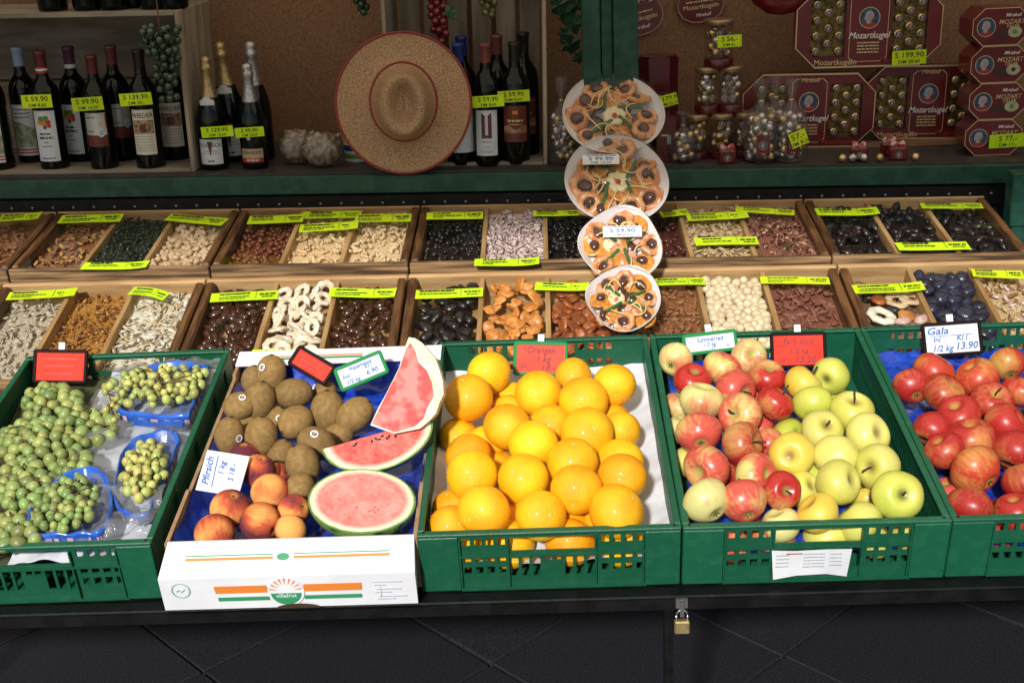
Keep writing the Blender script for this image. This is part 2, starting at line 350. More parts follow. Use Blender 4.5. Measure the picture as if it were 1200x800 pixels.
for x in (-2.95, 2.9): MB().box(x, x+.05, 1.0, 1.05, 0, 2.13).build('added_canopy_pole', green_paint, hut, Mh)  # unseen poles, added to carry the shading canvas
# green post at the end of the upper trays
gp = MB().box(1.105, 1.155, 2.90, 2.95, .80, .93, c=.003); gp.box(1.112, 1.149, 2.905, 2.945, .62, .80)
tag(gp.build('green_post', green_paint), 'short dark green post end beside the upper wooden trays', 'post')

# padlock on the leg
pk = empty('padlock', T(.183, 1.626, .548), 'small brass padlock hanging from the black rail', 'padlock')
MB().box(-.0115, .0115, -.006, .006, -.0115, .0105, c=.002).build('padlock_body', mat('brass', (.55, .42, .20), (.45, .33, .15), 90, rough=.38, metal=.7), pk)
MB().tube([(-.0085*math.cos(a), 0, .0195+.0085*math.sin(a)) if 0 <= a <= PI else (0, 0, 0) for a in [PI*i/8 for i in range(9)]][:9], .0018, 8).tube([(-.0085, 0, .008), (-.0085, 0, .020)], .0018).tube([(.0085, 0, .008), (.0085, 0, .020)], .0018).build('shackle', mat('chrome', (.8, .82, .85), rough=.2, metal=1), pk)
hp = MB().box(-.003, .003, -.004, .0075, .018, .044); hp.box(-.009, .009, .002, .0075, .030, .0445)
tag(hp.build('hasp', mat('steel', (.25, .25, .26)), None, T(.183, 1.626, .548)), 'little steel hasp on the black rail holding the padlock', 'hasp')

# ------------------------------------------------------------------ crates
def green_crate():
    root = empty('plastic_crate', FC.M(), 'x', 'crate')
    W, Lg, H, t = .4, .6, HC, .0035
    def face(z0=-H, z1=-.004):
        # hole pattern of the short side
        h = z1-z0; Z = [z1-h*k for k in (0, .070, .22, .33, .40, .52, .58, .60, .73, .80, 1)]  # from the top down
        Z = Z[::-1]
        xs = [.008, .062]
        cells = []
        def add(x0, x1, kind): xs.append(x0) if xs[-1] != x0 else None; xs.append(x1); cells.append((x0, x1, kind))
        x = .068
        for k in range(4): add(x, x+.0115, 'sq'); x += .0178
        x = .140
        for k in range(3): add(x, x+.0120, 'slot'); x += .0168
        add(.194, .2035, 'mid'); add(.2075, .217, 'mid')
        x = .2235
        for k in range(3): add(x, x+.0120, 'slot'); x += .0168
        x = .2795
        for k in range(4): add(x, x+.0115, 'sq'); x += .0178
        xs.append(.392)
        kinds = {}
        for x0, x1, k in cells: kinds[round(x0, 5)] = k
        zz = sorted(Z)
        def solid(i, j):
            xm = (xs[i]+xs[i+1])/2; f = (z1-(zz[j]+zz[j+1])/2)/h
            if .140 < xm < .2695 and .08 < f < .33: return False     # hand hole
            k = kinds.get(round(xs[i], 5)) if i < len(xs)-1 else None
            if k == 'sq': return not (.070 < f < .22 or .40 < f < .52 or .60 < f < .73)
            if k == 'slot': return not (.40 < f < .80)
            if k == 'mid': return not (.40 < f < .52)
            return True
        return xs, zz, solid
    xs, zz, sol = face()
    for nm, M in (('front_panel', T(0, .004, 0)), ('rear_panel', T(W, Lg-.004, 0) @ RZ(PI))):
        p = MB().panel(xs, zz, sol, t, M=M)
        h = -.004+H
        for x in (.0635, .137, .2705, .3425): p.box(x-.0012, x+.0012, -.006, .0002, -H, -.012, M=M)       # upright ribs
        for f0 in (.365,): 
            for a, b in ((.062, .137), (.2705, .348)): p.box(a, b, -.0065, .0001, -.004-h*f0-.0016, -.004-h*f0+.0016, M=M)
        p.box(.137, .2705, -.0065, .0001, -.004-h*.375-.0016, -.004-h*.375+.0016, M=M)
        p.box(.062, .348, -.0065, .0001, -H, -H+.004, M=M)
        for k in range(26):                                              # embossed grip texture on the corners
            for a in (.022, .360):
                z = -.022-k*.003; p.box(a, a+.022, -.0006, .0002, z, z+.0012, M=M @ T(0, 0, 0))
        p.build(nm, green_pl, root)
    ys = [.008]; y = .05
    while y < .54: ys += [y, y+.004]; y += .0125
    ys.append(.592); z2 = [-H, -.082, -.062, -.052, -.035, -.004]
    def ssol(i, j):
        return not (i % 2 == 1 and j in (1, 3))
    for nm, M in (('side_panel', T(.004, Lg, 0) @ RZ(-PI/2)), ('side_panel', T(W-.004, 0, 0) @ RZ(PI/2))):
        p = MB().panel(ys, z2, ssol, t, M=M)
        for q in (.15, .3, .45): p.box(q-.0015, q+.0015, -.007, .0002, -H, -.01, M=M)
        p.box(.05, .55, -.006, .0002, -.0585, -.0555, M=M)
        p.build(nm, green_pl, root)
    rim = MB()
    rw = .0125
    rim.box(0, W, 0, rw, -.0045, 0, c=.0012); rim.box(0, W, Lg-rw, Lg, -.0045, 0, c=.0012)
    rim.box(0, rw*.85, rw+.0004, Lg-rw-.0004, -.0045, -.0004, c=.0012); rim.box(W-rw*.85, W, rw+.0004, Lg-rw-.0004, -.0045, -.0004, c=.0012)
    rim.box(-.0006, .0022, .02, Lg-.02, -.013, -.0046); rim.box(W-.0022, W+.0006, .02, Lg-.02, -.013, -.0046)
    # thick corner blocks, outside flush with the panels
    for x0, x1 in ((.001, .062), (.345, .399)):
        for ya, yb in ((-.0015, .0035), (Lg-.0035, Lg+.0015)): rim.box(x0, x1, ya, yb, -H, -.0048, c=.0012)
    for x0 in (.0005, W-.0035):
        for ya in (.004, Lg-.054): rim.box(x0, x0+.003, ya, ya+.05, -H, -.0048)
    for x in (.010, .390):
        for y_ in (.008, .592): rim.lathe([(0, .0004), (.0022, .0004), (.0022, -.001)], 10, 1, T(x, y_, 0))
    rim.build('rim', [green_pl, black_pl], root)
    MB().box(.007, W-.007, .007, Lg-.007, -H, -H+.003).build('crate_floor', green_pl, root)
    return root
crate0 = green_crate()
CR = {}
for i, (k, u, rz, lb) in enumerate((('C', -.2145, .003, 'green plastic crate of oranges between the white carton and the apple crate'),
                                   ('D', .1875, -.002, 'green plastic crate of mixed pink and yellow apples with white paper on its front'),
                                   ('E', .5885, -.003, 'green plastic crate of red apples with the black framed white price card'),
                                   ('A', -1.0215, .008, 'green plastic crate of white grapes in bunches and blue punnets'))):
    M = FC.M(u, 0, 0) @ RZ(rz)
    c = crate0 if i == 0 else copy_tree(crate0)
    c.matrix_world = M; tag(c, lb, 'crate', 'green plastic crates on the counter')
    f = Frame(M.to_translation(), M.to_3x3().col[0], M.to_3x3().col[1]); CR[k] = f
CR['B'] = Frame(FC.P(-.6, 0, 0), FC.x, FC.y)

# wrinkled liners
def sheet(name, m, fr, u0, u1, v0, v1, w0, amp, label, cat, n=(40, 60), seed=1, edge=None, solid=.0):
    r = np.random.RandomState(seed); nx, ny = n
    ph = [(r.uniform(8, 90), r.uniform(0, 2*PI), r.uniform(0, 6.3)) for _ in range(16)]
    mb = MB(); vs_ = []
    for j in range(ny+1):
        for i in range(nx+1):
            u = u0+(u1-u0)*i/nx; v = v0+(v1-v0)*j/ny; h = 0
            for k, a, p in ph: h += abs(math.sin(k*(u*math.cos(a)+v*math.sin(a))+p))*amp/(k/16+1)
            e = edge(u, v) if edge else 0
            vs_.append((u, v, w0+h*.35+e))
    fs = [(j*(nx+1)+i, j*(nx+1)+i+1, (j+1)*(nx+1)+i+1, (j+1)*(nx+1)+i) for j in range(ny) for i in range(nx)]
    mb.add(vs_, fs, 0, True); o = mb.build(name, m, None, fr.M()); return tag(o, label, cat)
def tubshape(u1, v1, lift=.05, rad=.04):
    def e(u, v):
        d = min(u-.01, u1-.01-u, v-.01, v1-.01-v); return lift*max(0, 1-d/rad)**2
    return e
blue_film = mat('blue_film', (.006, .03, .34), (.015, .07, .50), 60, rough=.22, bump=.5, bsc=60, coat=.5)
paper = mat('white_paper', (.62, .64, .70), (.72, .74, .80), 20, rough=.7, bump=.3, bsc=30)
sheet('paper_liner', paper, CR['C'], .008, .392, .008, .592, -.098, .02, 'white paper liner under the oranges in the green crate', 'liner', edge=tubshape(.4, .6, .012))
sheet('blue_film_liner', blue_film, CR['D'], .03, .350, .008, .592, -.098, .03, 'crinkled blue film lining the crate of mixed apples', 'liner', seed=2, edge=tubshape(.4, .6, .010))
sheet('blue_film_liner', blue_film, CR['E'], .008, .392, .008, .592, -.095, .03, 'crinkled blue film lining the crate of red apples', 'liner', seed=3, edge=tubshape(.4, .6, .010))
clear_film = glass_mat('crumpled_clear_film', (.85, .87, .88), 1.5, .15, .22, (.5, .53, .56), .25, 90)
sheet('grape_film', clear_film, CR['A'], .17, .388, .16, .575, -.062, .05, 'crumpled clear plastic film among the grape punnets', 'plastic film', seed=4)
sheet('grape_film', clear_film, CR['A'], .19, .388, .015, .15, -.045, .05, 'crumpled clear plastic film in the front corner of the grape crate', 'plastic film', seed=6)
sheet('paper_liner', paper, CR['A'], .165, .388, .01, .59, -.078, .035, 'pale paper liner beneath the grape punnets', 'liner', seed=9)
sheet('paper_liner', mat('grape_shade_bed', (.03, .035, .015), (.07, .075, .03), 40, rough=.8), CR['A'], .01, .188, .01, .59, -.085, .03, 'dark sheet coloured as the shade beneath the loose grapes', 'liner', seed=10)  # dark filler sheet: shade beneath the grapes put into its colour

# ------------------------------------------------------------------ fruit
def apple_mesh(name, m, r=.034, sq=.90, seed=0):
    rr = random.Random(seed); ph = [rr.uniform(0, 6.3) for _ in range(3)]; prof = []
    n = 18
    for i in range(n+1):
        t = PI*i/n; a = math.sin(t); z = -math.cos(t)
        # widest above the middle, hollow at both ends
        x = a*(1+.10*z); zz = z*sq
        d = max(0, 1-a/.52); zz += (-.34 if z > 0 else .22)*d*d*(3-2*d)
        prof.append((x*r, zz*r))
    def mod(i, a): return 1+.022*math.cos(5*a+ph[0])*(1-i/n)*1.2+.02*math.cos(2*a+ph[1])+.012*math.cos(3*a+ph[2])
    return MB().lathe(prof, 28, 0, None, True, mod).mesh(name, m)
stem_m = mat('fruit_stem', (.05, .03, .015), rough=.8)
def stem_mesh(r, L=.55):
    return MB().tube([(0, 0, r*.52), (r*.03, 0, r*.8), (r*.12, r*.05, r*(.62+L))], r*.04, 6, r1=r*.055).mesh('stem', stem_m)
def calyx_mesh(r):
    mb = MB()
    for k in range(5): a = k*2*PI/5; mb.add([(0, 0, 0), (math.cos(a-.4)*r*.10, math.sin(a-.4)*r*.10, -r*.05), (math.cos(a)*r*.2, math.sin(a)*r*.2, -r*.12), (math.cos(a+.4)*r*.10, math.sin(a+.4)*r*.10, -r*.05)], [(0, 1, 2, 3)], 0, False, T(0, 0, -r*.66))
    return mb.mesh('calyx', stem_m)
AP = .0335
skins = {
 'pink': fruit_mat('pink_apple_skin', (.62, .56, .18), (.58, .085, .06), (.40, .36, .10), .46, .70, streak=.34, spots=(.8, .6, .4), rough=.32),
 'red': fruit_mat('red_blush_apple_skin', (.55, .30, .10), (.42, .022, .018), (.30, .22, .06), .42, .62, streak=.25, spots=(.7, .3, .2), rough=.3),
 'pale': fruit_mat('pale_apple_skin', (.66, .62, .24), (.55, .16, .08), (.35, .36, .08), .58, .82, streak=.25, spots=(.4, .3, .1), rough=.40),
 'yellow': fruit_mat('yellow_apple_skin', (.58, .56, .10), (.66, .63, .18), (.30, .22, .06), .5, .75, streak=.2, spots=(.35, .25, .08), rough=.40),
 'golden': fruit_mat('golden_apple_skin', (.72, .46, .05), (.66, .58, .11), (.30, .20, .06), .5, .75, streak=.2, spots=(.4, .2, .06), rough=.40),
 'green': fruit_mat('yellow_green_apple_skin', (.46, .52, .06), (.60, .60, .12), (.14, .16, .03), .5, .75, streak=.2, spots=(.3, .3, .06), rough=.40),
 'gala': fruit_mat('deep_red_apple_skin', (.55, .22, .07), (.38, .022, .018), (.42, .25, .06), .40, .66, streak=.34, spots=(.65, .28, .16), rough=.38, coat=.08),
 'galao': fruit_mat('orange_red_apple_skin', (.58, .33, .08), (.44, .045, .022), (.42, .30, .06), .46, .74, streak=.38, spots=(.65, .4, .2), rough=.38, coat=.08),
}
SKW = dict(pink='pink blushed', red='dark red blushed', pale='pale cream and green', yellow='pale yellow', golden='golden orange yellow', green='yellowish green', gala='deep red', galao='orange red streaked')
ap_me = {k: [apple_mesh('apple', m, AP, q, s) for s, q in enumerate((.86, .90, .83))] for k, m in skins.items()}
st_me = stem_mesh(AP); ca_me = calyx_mesh(AP)

orange_m = mat('orange_peel', (.92, .42, .006), (.98, .56, .012), 22, rough=.42, bump=.8, bsc=520, spec=.4, rnd=.08, hue=.016, coat=.12)
def orange_mesh(seed):
    rr = random.Random(seed); a0, a1 = rr.uniform(0, 6), rr.uniform(0, 6); n = 16; prof = []
    for i in range(n+1):
        t = PI*i/n; a = math.sin(t); z = -math.cos(t)*.955; d = max(0, 1-a/.28); z += (-.05 if z > 0 else .03)*d; prof.append((a*.0365, z*.0365))
    return MB().lathe(prof, 28, 0, None, True, lambda i, a: 1+.012*math.cos(2*a+a0)+.008*math.cos(3*a+a1)).mesh('orange', orange_m)
or_me = [orange_mesh(s) for s in range(4)]
nav_me = MB().lathe([(0, .0004), (.0016, .0008), (.0024, 0)], 8, 0, T(0, 0, .0336)).mesh('stem_scar', mat('stem_scar', (.50, .52, .20), rough=.8))

def rim_rows(items, names):
    """say where a piece lies in its crate: rows counted from the front, places counted from the left"""
    its = sorted(items, key=lambda d: d['v']); rows = []; cur = []
    for d in its:
        if cur and d['v']-sum(c['v'] for c in cur)/len(cur) > .045: rows.append(cur); cur = []
        cur.append(d)
    if cur: rows.append(cur)
    for ri, row in enumerate(rows):
        row.sort(key=lambda d: d['u'])
        for ci, d in enumerate(row):
            rn = 'front row' if ri == 0 else ('rear row' if ri == len(rows)-1 else f'{ORD[ri]} row from front')
            pn = 'only one' if len(row) == 1 else ('leftmost' if ci == 0 else ('rightmost' if ci == len(row)-1 else f'{ORD[ci]} from left'))
            d['spot'] = f'{pn} in {rn}'
def settle(items, fr, keep=.92, it=30):
    """push fruits apart that run into each other; those of the upper layer stay where they are"""
    for _ in range(it):
        for i, a in enumerate(items):
            for b in items[i+1:]:
                d = Vector((b['u']-a['u'], b['v']-a['v'], b['w']-a['w'])); L = d.length or 1e-6; need = keep*(a['r']+b['r'])
                if L < need:
                    if a['lay'] == b['lay']: d = d/L*(need-L)*.3; a['u'] -= d.x; a['v'] -= d.y; a['w'] -= d.z; b['u'] += d.x; b['v'] += d.y; b['w'] += d.z
                    else: (a if a['lay'] > b['lay'] else b)['w'] -= (need-L)*.5
    for a in items: a['w'] = max(a['w'], a.get('floor', -.098)+a['r']*.9); a['v'] = max(a['v'], a['r']+.007); a['u'] = min(max(a['u'], a['r']*.97+.006), .3935-a['r']*.97)
def items_from(fr, L, w0, dw, grow=1.0):
    out = []
    for q in L:
        px, py, r, lay = q[:4]; w_ = w0-dw*lay if lay < 3 else -.052; u, v, t = fr.at(px, py, w_); r = r*grow
        while v-r*t/FPX < .009 and w_ > -.09: w_ -= .003; u, v, t = fr.at(px, py, w_)     # stay behind the front wall
        out.append(dict(u=u, v=v, w=w_, r=r*t/FPX, lay=lay, x=q[4:], px=px, py=py))
    return out
def facing(dx, dy, k=1.0):
    """turn local +z towards the viewer, then aside by (dx right, dy up)"""
    z = (-_F*k + _R*dx + _U*dy).normalized(); return z.to_track_quat('Z', 'Y').to_matrix().to_4x4()

OR = [(573,437,24.5,0),(549,466,27,0),(631,461,26,0),(684,469,27,0),(672,441,21,1),(720,451,24,0),(595,500,25.5,0),(645,497,25,1),(688,508,29,0),(728,504,22,1),(624,520,27,0),(568,508,24,1),(671,543,28.5,0),
 (549,535,26,1),(553,557,29,0),(613,561,29,0),(727,540,26,1),(729,559,27.5,0),(680,577,29,0),(587,540,23,2),(595,450,22,1),(597,474,21,1),(530,575,24,1),(567,599,30,0),(527,607,25,1),(635,603,28.5,0),(716,597,31,0),
 (602,604,23,2),(672,609,24,2),(643,572,22,2),(536,492,23,1),(717,477,22,1),(700,604,24,2), (650,478,22,1),
 (598,655,28,3),(668,652,28,3),(540,655,27,3),(728,650,27,3)]
its = items_from(CR['C'], OR, .006, .026, 1.07)
settle(its, CR['C'], .90); top_ = [d for d in its if d['lay'] == 0]; rim_rows(top_, 0)
low_ = [d for d in its if d['lay'] in (1, 2)]; rim_rows(low_, 0)
ofac = {(553,557): (0, 0), (631,461): (.3, .6), (613,561): (-.55, .5), (635,603): (.4, .15), (680,577): (-.2, -.7), (567,599): (-.7, -.3), (729,559): (-.2, .0), (720,451): (0, -.6), (573,437): (.5, -.7), (671,543): (0, 1.5), (688,508): (.3, .3), (597,474): (.1, .6)}
for n_, d in enumerate(sorted((d for d in its if d['lay'] == 3), key=lambda d: d['u'])): d['spot'] = f'{ORD[n_]} from left'
for k, d in enumerate(its):
    s = d['r']/.0365; p = CR['C'].P(d['u'], d['v'], d['w'])
    f = ofac.get((d['px'], d['py'])); Mr = facing(*f) if f else rot_rand()
    o = inst('orange', or_me[k % 4], None, Matrix.Translation(p) @ Mr @ S3(s*R.uniform(.97, 1.03), s*R.uniform(.97, 1.03), s*R.uniform(.96, 1.03)))
    lb = {0: 'orange on top of the heap, {}', 1: 'half covered orange in the heap, {}', 2: 'half covered orange in the heap, {}'}.get(d['lay'])
    tag(o, lb.format(d['spot']) if lb else f'orange lying low against the front slots of the crate, {d["spot"]}', 'orange', 'oranges in the green crate')
    inst('stem_scar', nav_me, o)

STEMS = {(922,498), (869.5,520), (1047,583), (910,583), (994,482), (1162.6,472), (861,456), (912,473), (963,505), (1146.6,551), (899,514)}
APD = [(791.7,422,20,0,'pale'),(812,448,22,0,'red'),(846,432,22,0,'pink'),(877,418,20.5,0,'pale'),(903,443,21,0,'red'),(861,456,23.5,0,'pink'),(821,469,25,0,'pale'),(881,454,20,1,'pink'),(912,473,22,0,'red'),(868,486,25.5,0,'pink'),
 (819,508,25.5,0,'pink'),(869.5,520,26,0,'red'),(899,514,20,1,'pink'),(893,488,19,1,'pink'),(829,548,27,0,'pink'),(885.6,557,26,0,'pink'),(850,537,22,1,'red'),(831,587,27,0,'pale'),(867,586,26,0,'pink'),(910,583,22,0,'red'),
 (919,608,22,0,'pale'),(890,602,21,1,'red'),(793,462,19,1,'pale'),(799,488,19,1,'pale'),(805,524,18,1,'yellow'),(913,555,19,1,'red'),
 (973,440,21,0,'green'),(941,454,22.5,0,'golden'),(986,459,19.5,1,'green'),(950,470,22.5,0,'green'),(994,482,24.5,0,'yellow'),(922,498,21.5,1,'green'),(963,505,24.5,0,'yellow'),(1016,510,26,0,'yellow'),(929,532,25.5,0,'golden'),
 (980,533,26,0,'yellow'),(1028,546,26,0,'yellow'),(939.5,569,22.5,1,'yellow'),(983,571,26.5,0,'yellow'),(1047,583,28.5,0,'green'),(955.5,602,24.5,0,'golden'),(1008,605,27,0,'yellow'),(1014,569,21,1,'golden'),(954,546,21,1,'green'),(1010,577,20,1,'golden'),
 (855,640,24,3,'pink'),(905,645,26,3,'pink'),(968,645,27,3,'yellow'),(1025,640,25,3,'yellow'),(1065,640,25,3,'yellow')]
af = {(791.7,422): (-.6, -.5), (877,418): (.15, .2), (861,456): (.75, -.2), (868,486): (-.9, .2), (869.5,520): (1.3, .3), (829,548): (-1, -.3), (885.6,557): (1.0, .2), (831,587): (.7, -1), (867,586): (.2, -1.0), (910,583): (.2, .1),
 (973,440): (-.9, -.5), (950,470): (-.2, -1.2), (994,482): (0, 1.2), (922,498): (.6, .2), (963,505): (.2, .6), (1016,510): (.6, .3), (929,532): (-.4, -.05), (1028,546): (-1.1, 0), (983,571): (1, .4), (1047,583): (0.05, .15), (986,459): (0, 1.2),
 (812,448): (.2, 1.4), (819,508): (0, -.6), (903,443): (.1, 1.1), (939.5,569): (.7, .7), (1146.6,551): (.8, -.9), (1059,453): (.1, -.8), (1162.6,472): (0, .9), (1103,527): (.2, -1), (1177.5,497.5): (1.5, 1.), (1180.6,427): (0, -1.2), (1107,463.5): (1, 1.5), (1124,488): (-1, 1.6)}
APE = [(1059,453,21.5,0,'gala'),(1093,437,24,0,'galao'),(1107,463.5,25,0,'gala'),(1145.6,444,25,0,'galao'),(1180.6,427,20.5,0,'galao'),(1162.6,472,24.5,0,'gala'),(1124,488,25,0,'gala'),(1177.5,497.5,25.5,0,'gala'),(1196,459,21,0,'gala'),
 (1088,502,21.5,0,'gala'),(1103,504,19,1,'gala'),(1139,513,27,0,'gala'),(1103,528,23,0,'gala'),(1146.6,551,29.5,0,'galao'),(1192,525,25.5,0,'gala'),(1111.6,562,23,1,'pink'),(1135,592,26,0,'gala'),(1173,581,25,1,'gala'),(1198,562,23,0,'gala'),(1190,600,24,0,'gala'),
 (1225,440,22,0,'gala'),(1230,480,24,0,'gala'),(1235,525,25,0,'galao'),(1243,565,26,0,'gala'),(1245,605,26,0,'gala'),(1290,530,26,0,'gala'),(1300,590,27,0,'gala'),(1280,470,24,0,'galao'),(1275,432,22,0,'gala'),(1325,500,25,0,'gala'),(1345,555,26,0,'galao'),(1350,604,27,0,'gala'),(1395,600,27,0,'gala'),(1320,455,23,1,'gala'),(1290,560,24,1,'gala'),
 (1165,640,25,3,'gala'),(1215,640,25,3,'gala')]
for key, LST, w0, grp, cr in (('D', APD, .004, 'apples in the mixed crate', 'mixed crate'), ('E', APE, .002, 'apples in the red apple crate', 'red crate')):
    its = items_from(CR[key], LST, w0, .026, 1.06)
    settle(its, CR[key]); rim_rows([d for d in its if d['lay'] == 0], 0); rim_rows([d for d in its if d['lay'] == 1], 0)
    for n_, d in enumerate(sorted((d for d in its if d['lay'] == 3), key=lambda d: d['u'])): d['spot'] = f'{ORD[n_]} from left'
    for k, d in enumerate(its):
        s = d['r']/AP*.985; sk = d['x'][0]; f = af.get((d['px'], d['py'])); Mr = (facing(*f) @ RZ(R.uniform(0, 6.3))) if f else facing(R.uniform(-1.2, 1.2), R.choice((-1.3, 1.3, 1.0)), .3) @ RZ(R.uniform(0, 6.3))
        up = True
        if f and f[1] < -.4 and abs(f[0]) < .9: Mr = Mr @ RX(PI)      # blossom end towards the viewer
        o = inst('apple', R.choice(ap_me[sk]), None, Matrix.Translation(CR[key].P(d['u'], d['v'], d['w'])) @ Mr @ S3(s))
        wd = SKW[sk]
        if d['lay'] == 0: lb = f'{wd} apple, {d["spot"]}, {cr}'
        elif d['lay'] == 1: lb = f'half hidden {wd} apple, {d["spot"]}, {cr}'
        else: lb = f'{wd} apple behind the front slots of the {cr}, {d["spot"]}'
        tag(o, lb, 'apple', grp)
        inst('stem', st_me, o) if (d['px'], d['py']) in STEMS or k % 9 == 0 else None
        inst('calyx', ca_me, o)

# ---- kiwis, peaches
kiwi_m = mat('kiwi_skin', (.215, .130, .042), (.275, .175, .062), 120, det=3, rough=.75, bump=.18, bsc=700, spec=.3, rnd=.15)
def kiwi_mesh(s):
    n = 14; rr = random.Random(s); a0 = rr.uniform(0, 6)
    prof = [(math.sin(PI*i/n)*.0245, -math.cos(PI*i/n)*.031*(1 if i > 1 else .97)) for i in range(n+1)]
    return MB().lathe(prof, 24, 0, None, True, lambda i, a: 1+.03*math.cos(2*a+a0)).mesh('kiwi', kiwi_m)
ki_me = [kiwi_mesh(s) for s in range(3)]
kt_me = MB().lathe([(0, .0010), (.0022, .0012), (.0042, -.0004)], 8, 0, T(0, 0, .0308)).mesh('kiwi_tip', mat('kiwi_tip', (.05, .03, .012), rough=.9))
def sticker_mesh():
    mb = MB(); 
    def disc(r0, r1, a0, a1, m, z):
        n = 12; v = []; 
        for i in range(n+1): a = a0+(a1-a0)*i/n; v += [(r0*math.cos(a), r0*math.sin(a), z), (r1*math.cos(a), r1*math.sin(a), z)]
        mb.add(v, [(2*i, 2*i+1, 2*i+3, 2*i+2) for i in range(n)], m)
    disc(0, .0062, 0, 2*PI, 0, .0002); disc(0, .0038, .3, PI-.2, 1, .0005); disc(0, .0038, PI+.1, 2*PI-.5, 2, .0005); disc(0.0008, .0022, 0, 6.28, 3, .0007)
    return mb.mesh('sticker', [white_card, mat('dark_green_ink', (.02, .14, .05)), ink_dark, mat('blush_ink', (.6, .2, .15))])
stk = sticker_mesh()
KI = [(318,437,18,0,(.1,1.5)),(295,447,17,1,(.1,1)),(304,469.5,20,0,(.3,1.2)),(270,476,17.5,0,(1,.2)),(344,461,19.5,0,(1.6,.1)),(269,510,19,0,(.2,1.2)),(306,511,20,0,(.15,1.3)),(346,494.5,19.5,0,(-.8,-.7)),(322,485,16,1,(.5,1)),
 (384,481,20.5,0,(0,1.3)),(416,486,20.5,0,(1.,.9)),(327.5,527.5,18,1,(.5,1)),(371,519,20,0,(-1,.6)),(355,544,21,0,(-.4,1.)),(351,571,17.5,0,(-.05,-.5)),(380,462,15,1,(.5,1)),(395,506,17,1,(1,.5)),(285,490,16,1,(1,.5)),(340,478,15,2,(1,0))]
its = items_from(CR['B'], KI, -.008, .022); settle(its, CR['B'], .86)
rim_rows([d for d in its if d['lay'] == 0], 0); rim_rows([d for d in its if d['lay'] > 0], 0)
stickers = {(318,437): (-.5, .45), (270,476): (.45, .75), (371,519): (.0, .7), (269,510): (1.1, -.2), (322,485): (.4, .3)}
for k, d in enumerate(its):
    s = d['r']/.0255; f = d['x'][0]; p = CR['B'].P(d['u'], d['v'], d['w'])
    Mk = Matrix.Translation(p) @ facing(f[0], f[1], .35 if f[1] > -.4 else 1) @ S3(s)
    o = inst('kiwi', ki_me[k % 3], None, Mk)
    tag(o, f'brown fuzzy kiwi {"on top of" if d["lay"] == 0 else "half buried in"} the pile, {d["spot"]}', 'kiwi', 'kiwis in the white carton'); inst('kiwi_tip', kt_me, o)
    g = stickers.get((d['px'], d['py']))
    if g:
        z = (-_F+_R*g[0]+_U*g[1]).normalized(); lz = (Mk.to_3x3().inverted() @ z); q = Vector((lz.x/.0245, lz.y/.0245, lz.z/.031)); lz = lz/q.length
        nrm = Vector((lz.x/.0245**2, lz.y/.0245**2, lz.z/.031**2)).normalized()
        inst('sticker', stk, o, Matrix.Translation(lz*1.035) @ nrm.to_track_quat('Z', 'Y').to_matrix().to_4x4())
peach_m = fruit_mat('peach_skin', (.80, .36, .10), (.13, .028, .04), (.5, .22, .05), .46, .70, rough=.92, streak=.14, rnd=.1, bump=.25, bsc=900, coat=0, spec=.25, r2=(.57, (.50, .09, .04)))
def peach_mesh():
    n = 18; prof = []
    for i in range(n+1):
        t = PI*i/n; a = math.sin(t); z = -math.cos(t); d = max(0, 1-a/.4); zz = z*.95+(-.22 if z > 0 else -.02)*d*d; prof.append((a*.034, zz*.034))
    def mod(i, a):
        da = (a+PI) % (2*PI)-PI; return 1-.065*math.exp(-(da/.22)**2)*math.sin(PI*i/n)**.5+.02*math.cos(2*a)
    return MB().lathe(prof, 36, 0, None, True, mod).mesh('peach', peach_m)
pe_me = peach_mesh(); peach_stem = MB().tube([(0, 0, .024), (0.001, 0, .029)], .0015, 6).mesh('stem', stem_m)
PE = [(303,552,19.5,0),(325,552,17,1),(317,577,22,0),(268,598,22,0),(305,612,23,0),(253,622,22,0),(344,597,18,0),(340,621,18,0),(287,534,16,1)]
its = items_from(CR['B'], PE, -.006, .02, 1.07); settle(its, CR['B'], .88); PEl = ['peach with purple cheek beside the peach price slip', 'darker peach half hidden under the top peach and kiwis', 'pale orange peach in the middle of the peaches', 'peach with dark cheek under the corner of the price slip', 'large dark cheeked peach at the front edge in the middle', 'red and yellow peach in the front left carton corner', 'orange and red peach under the lowest kiwi', 'yellow peach at the front beside the melon half', 'orange peach peeping out under the kiwi above the slip']
pf = [(.3, 1), (.8, .5), (.2, -1), (.3, .8), (.9, -.4), (.2, -.3), (.7, .3), (-.6, -.6), (0, 1)]
for k, d in enumerate(its):
    o = inst('peach', pe_me, None, Matrix.Translation(CR['B'].P(d['u'], d['v'], d['w'])) @ facing(*pf[k], .5) @ RZ(k*1.9+.5) @ S3(d['r']/.034)); tag(o, PEl[k], 'peach', 'peaches in the white carton')
    inst('stem', peach_stem, o)

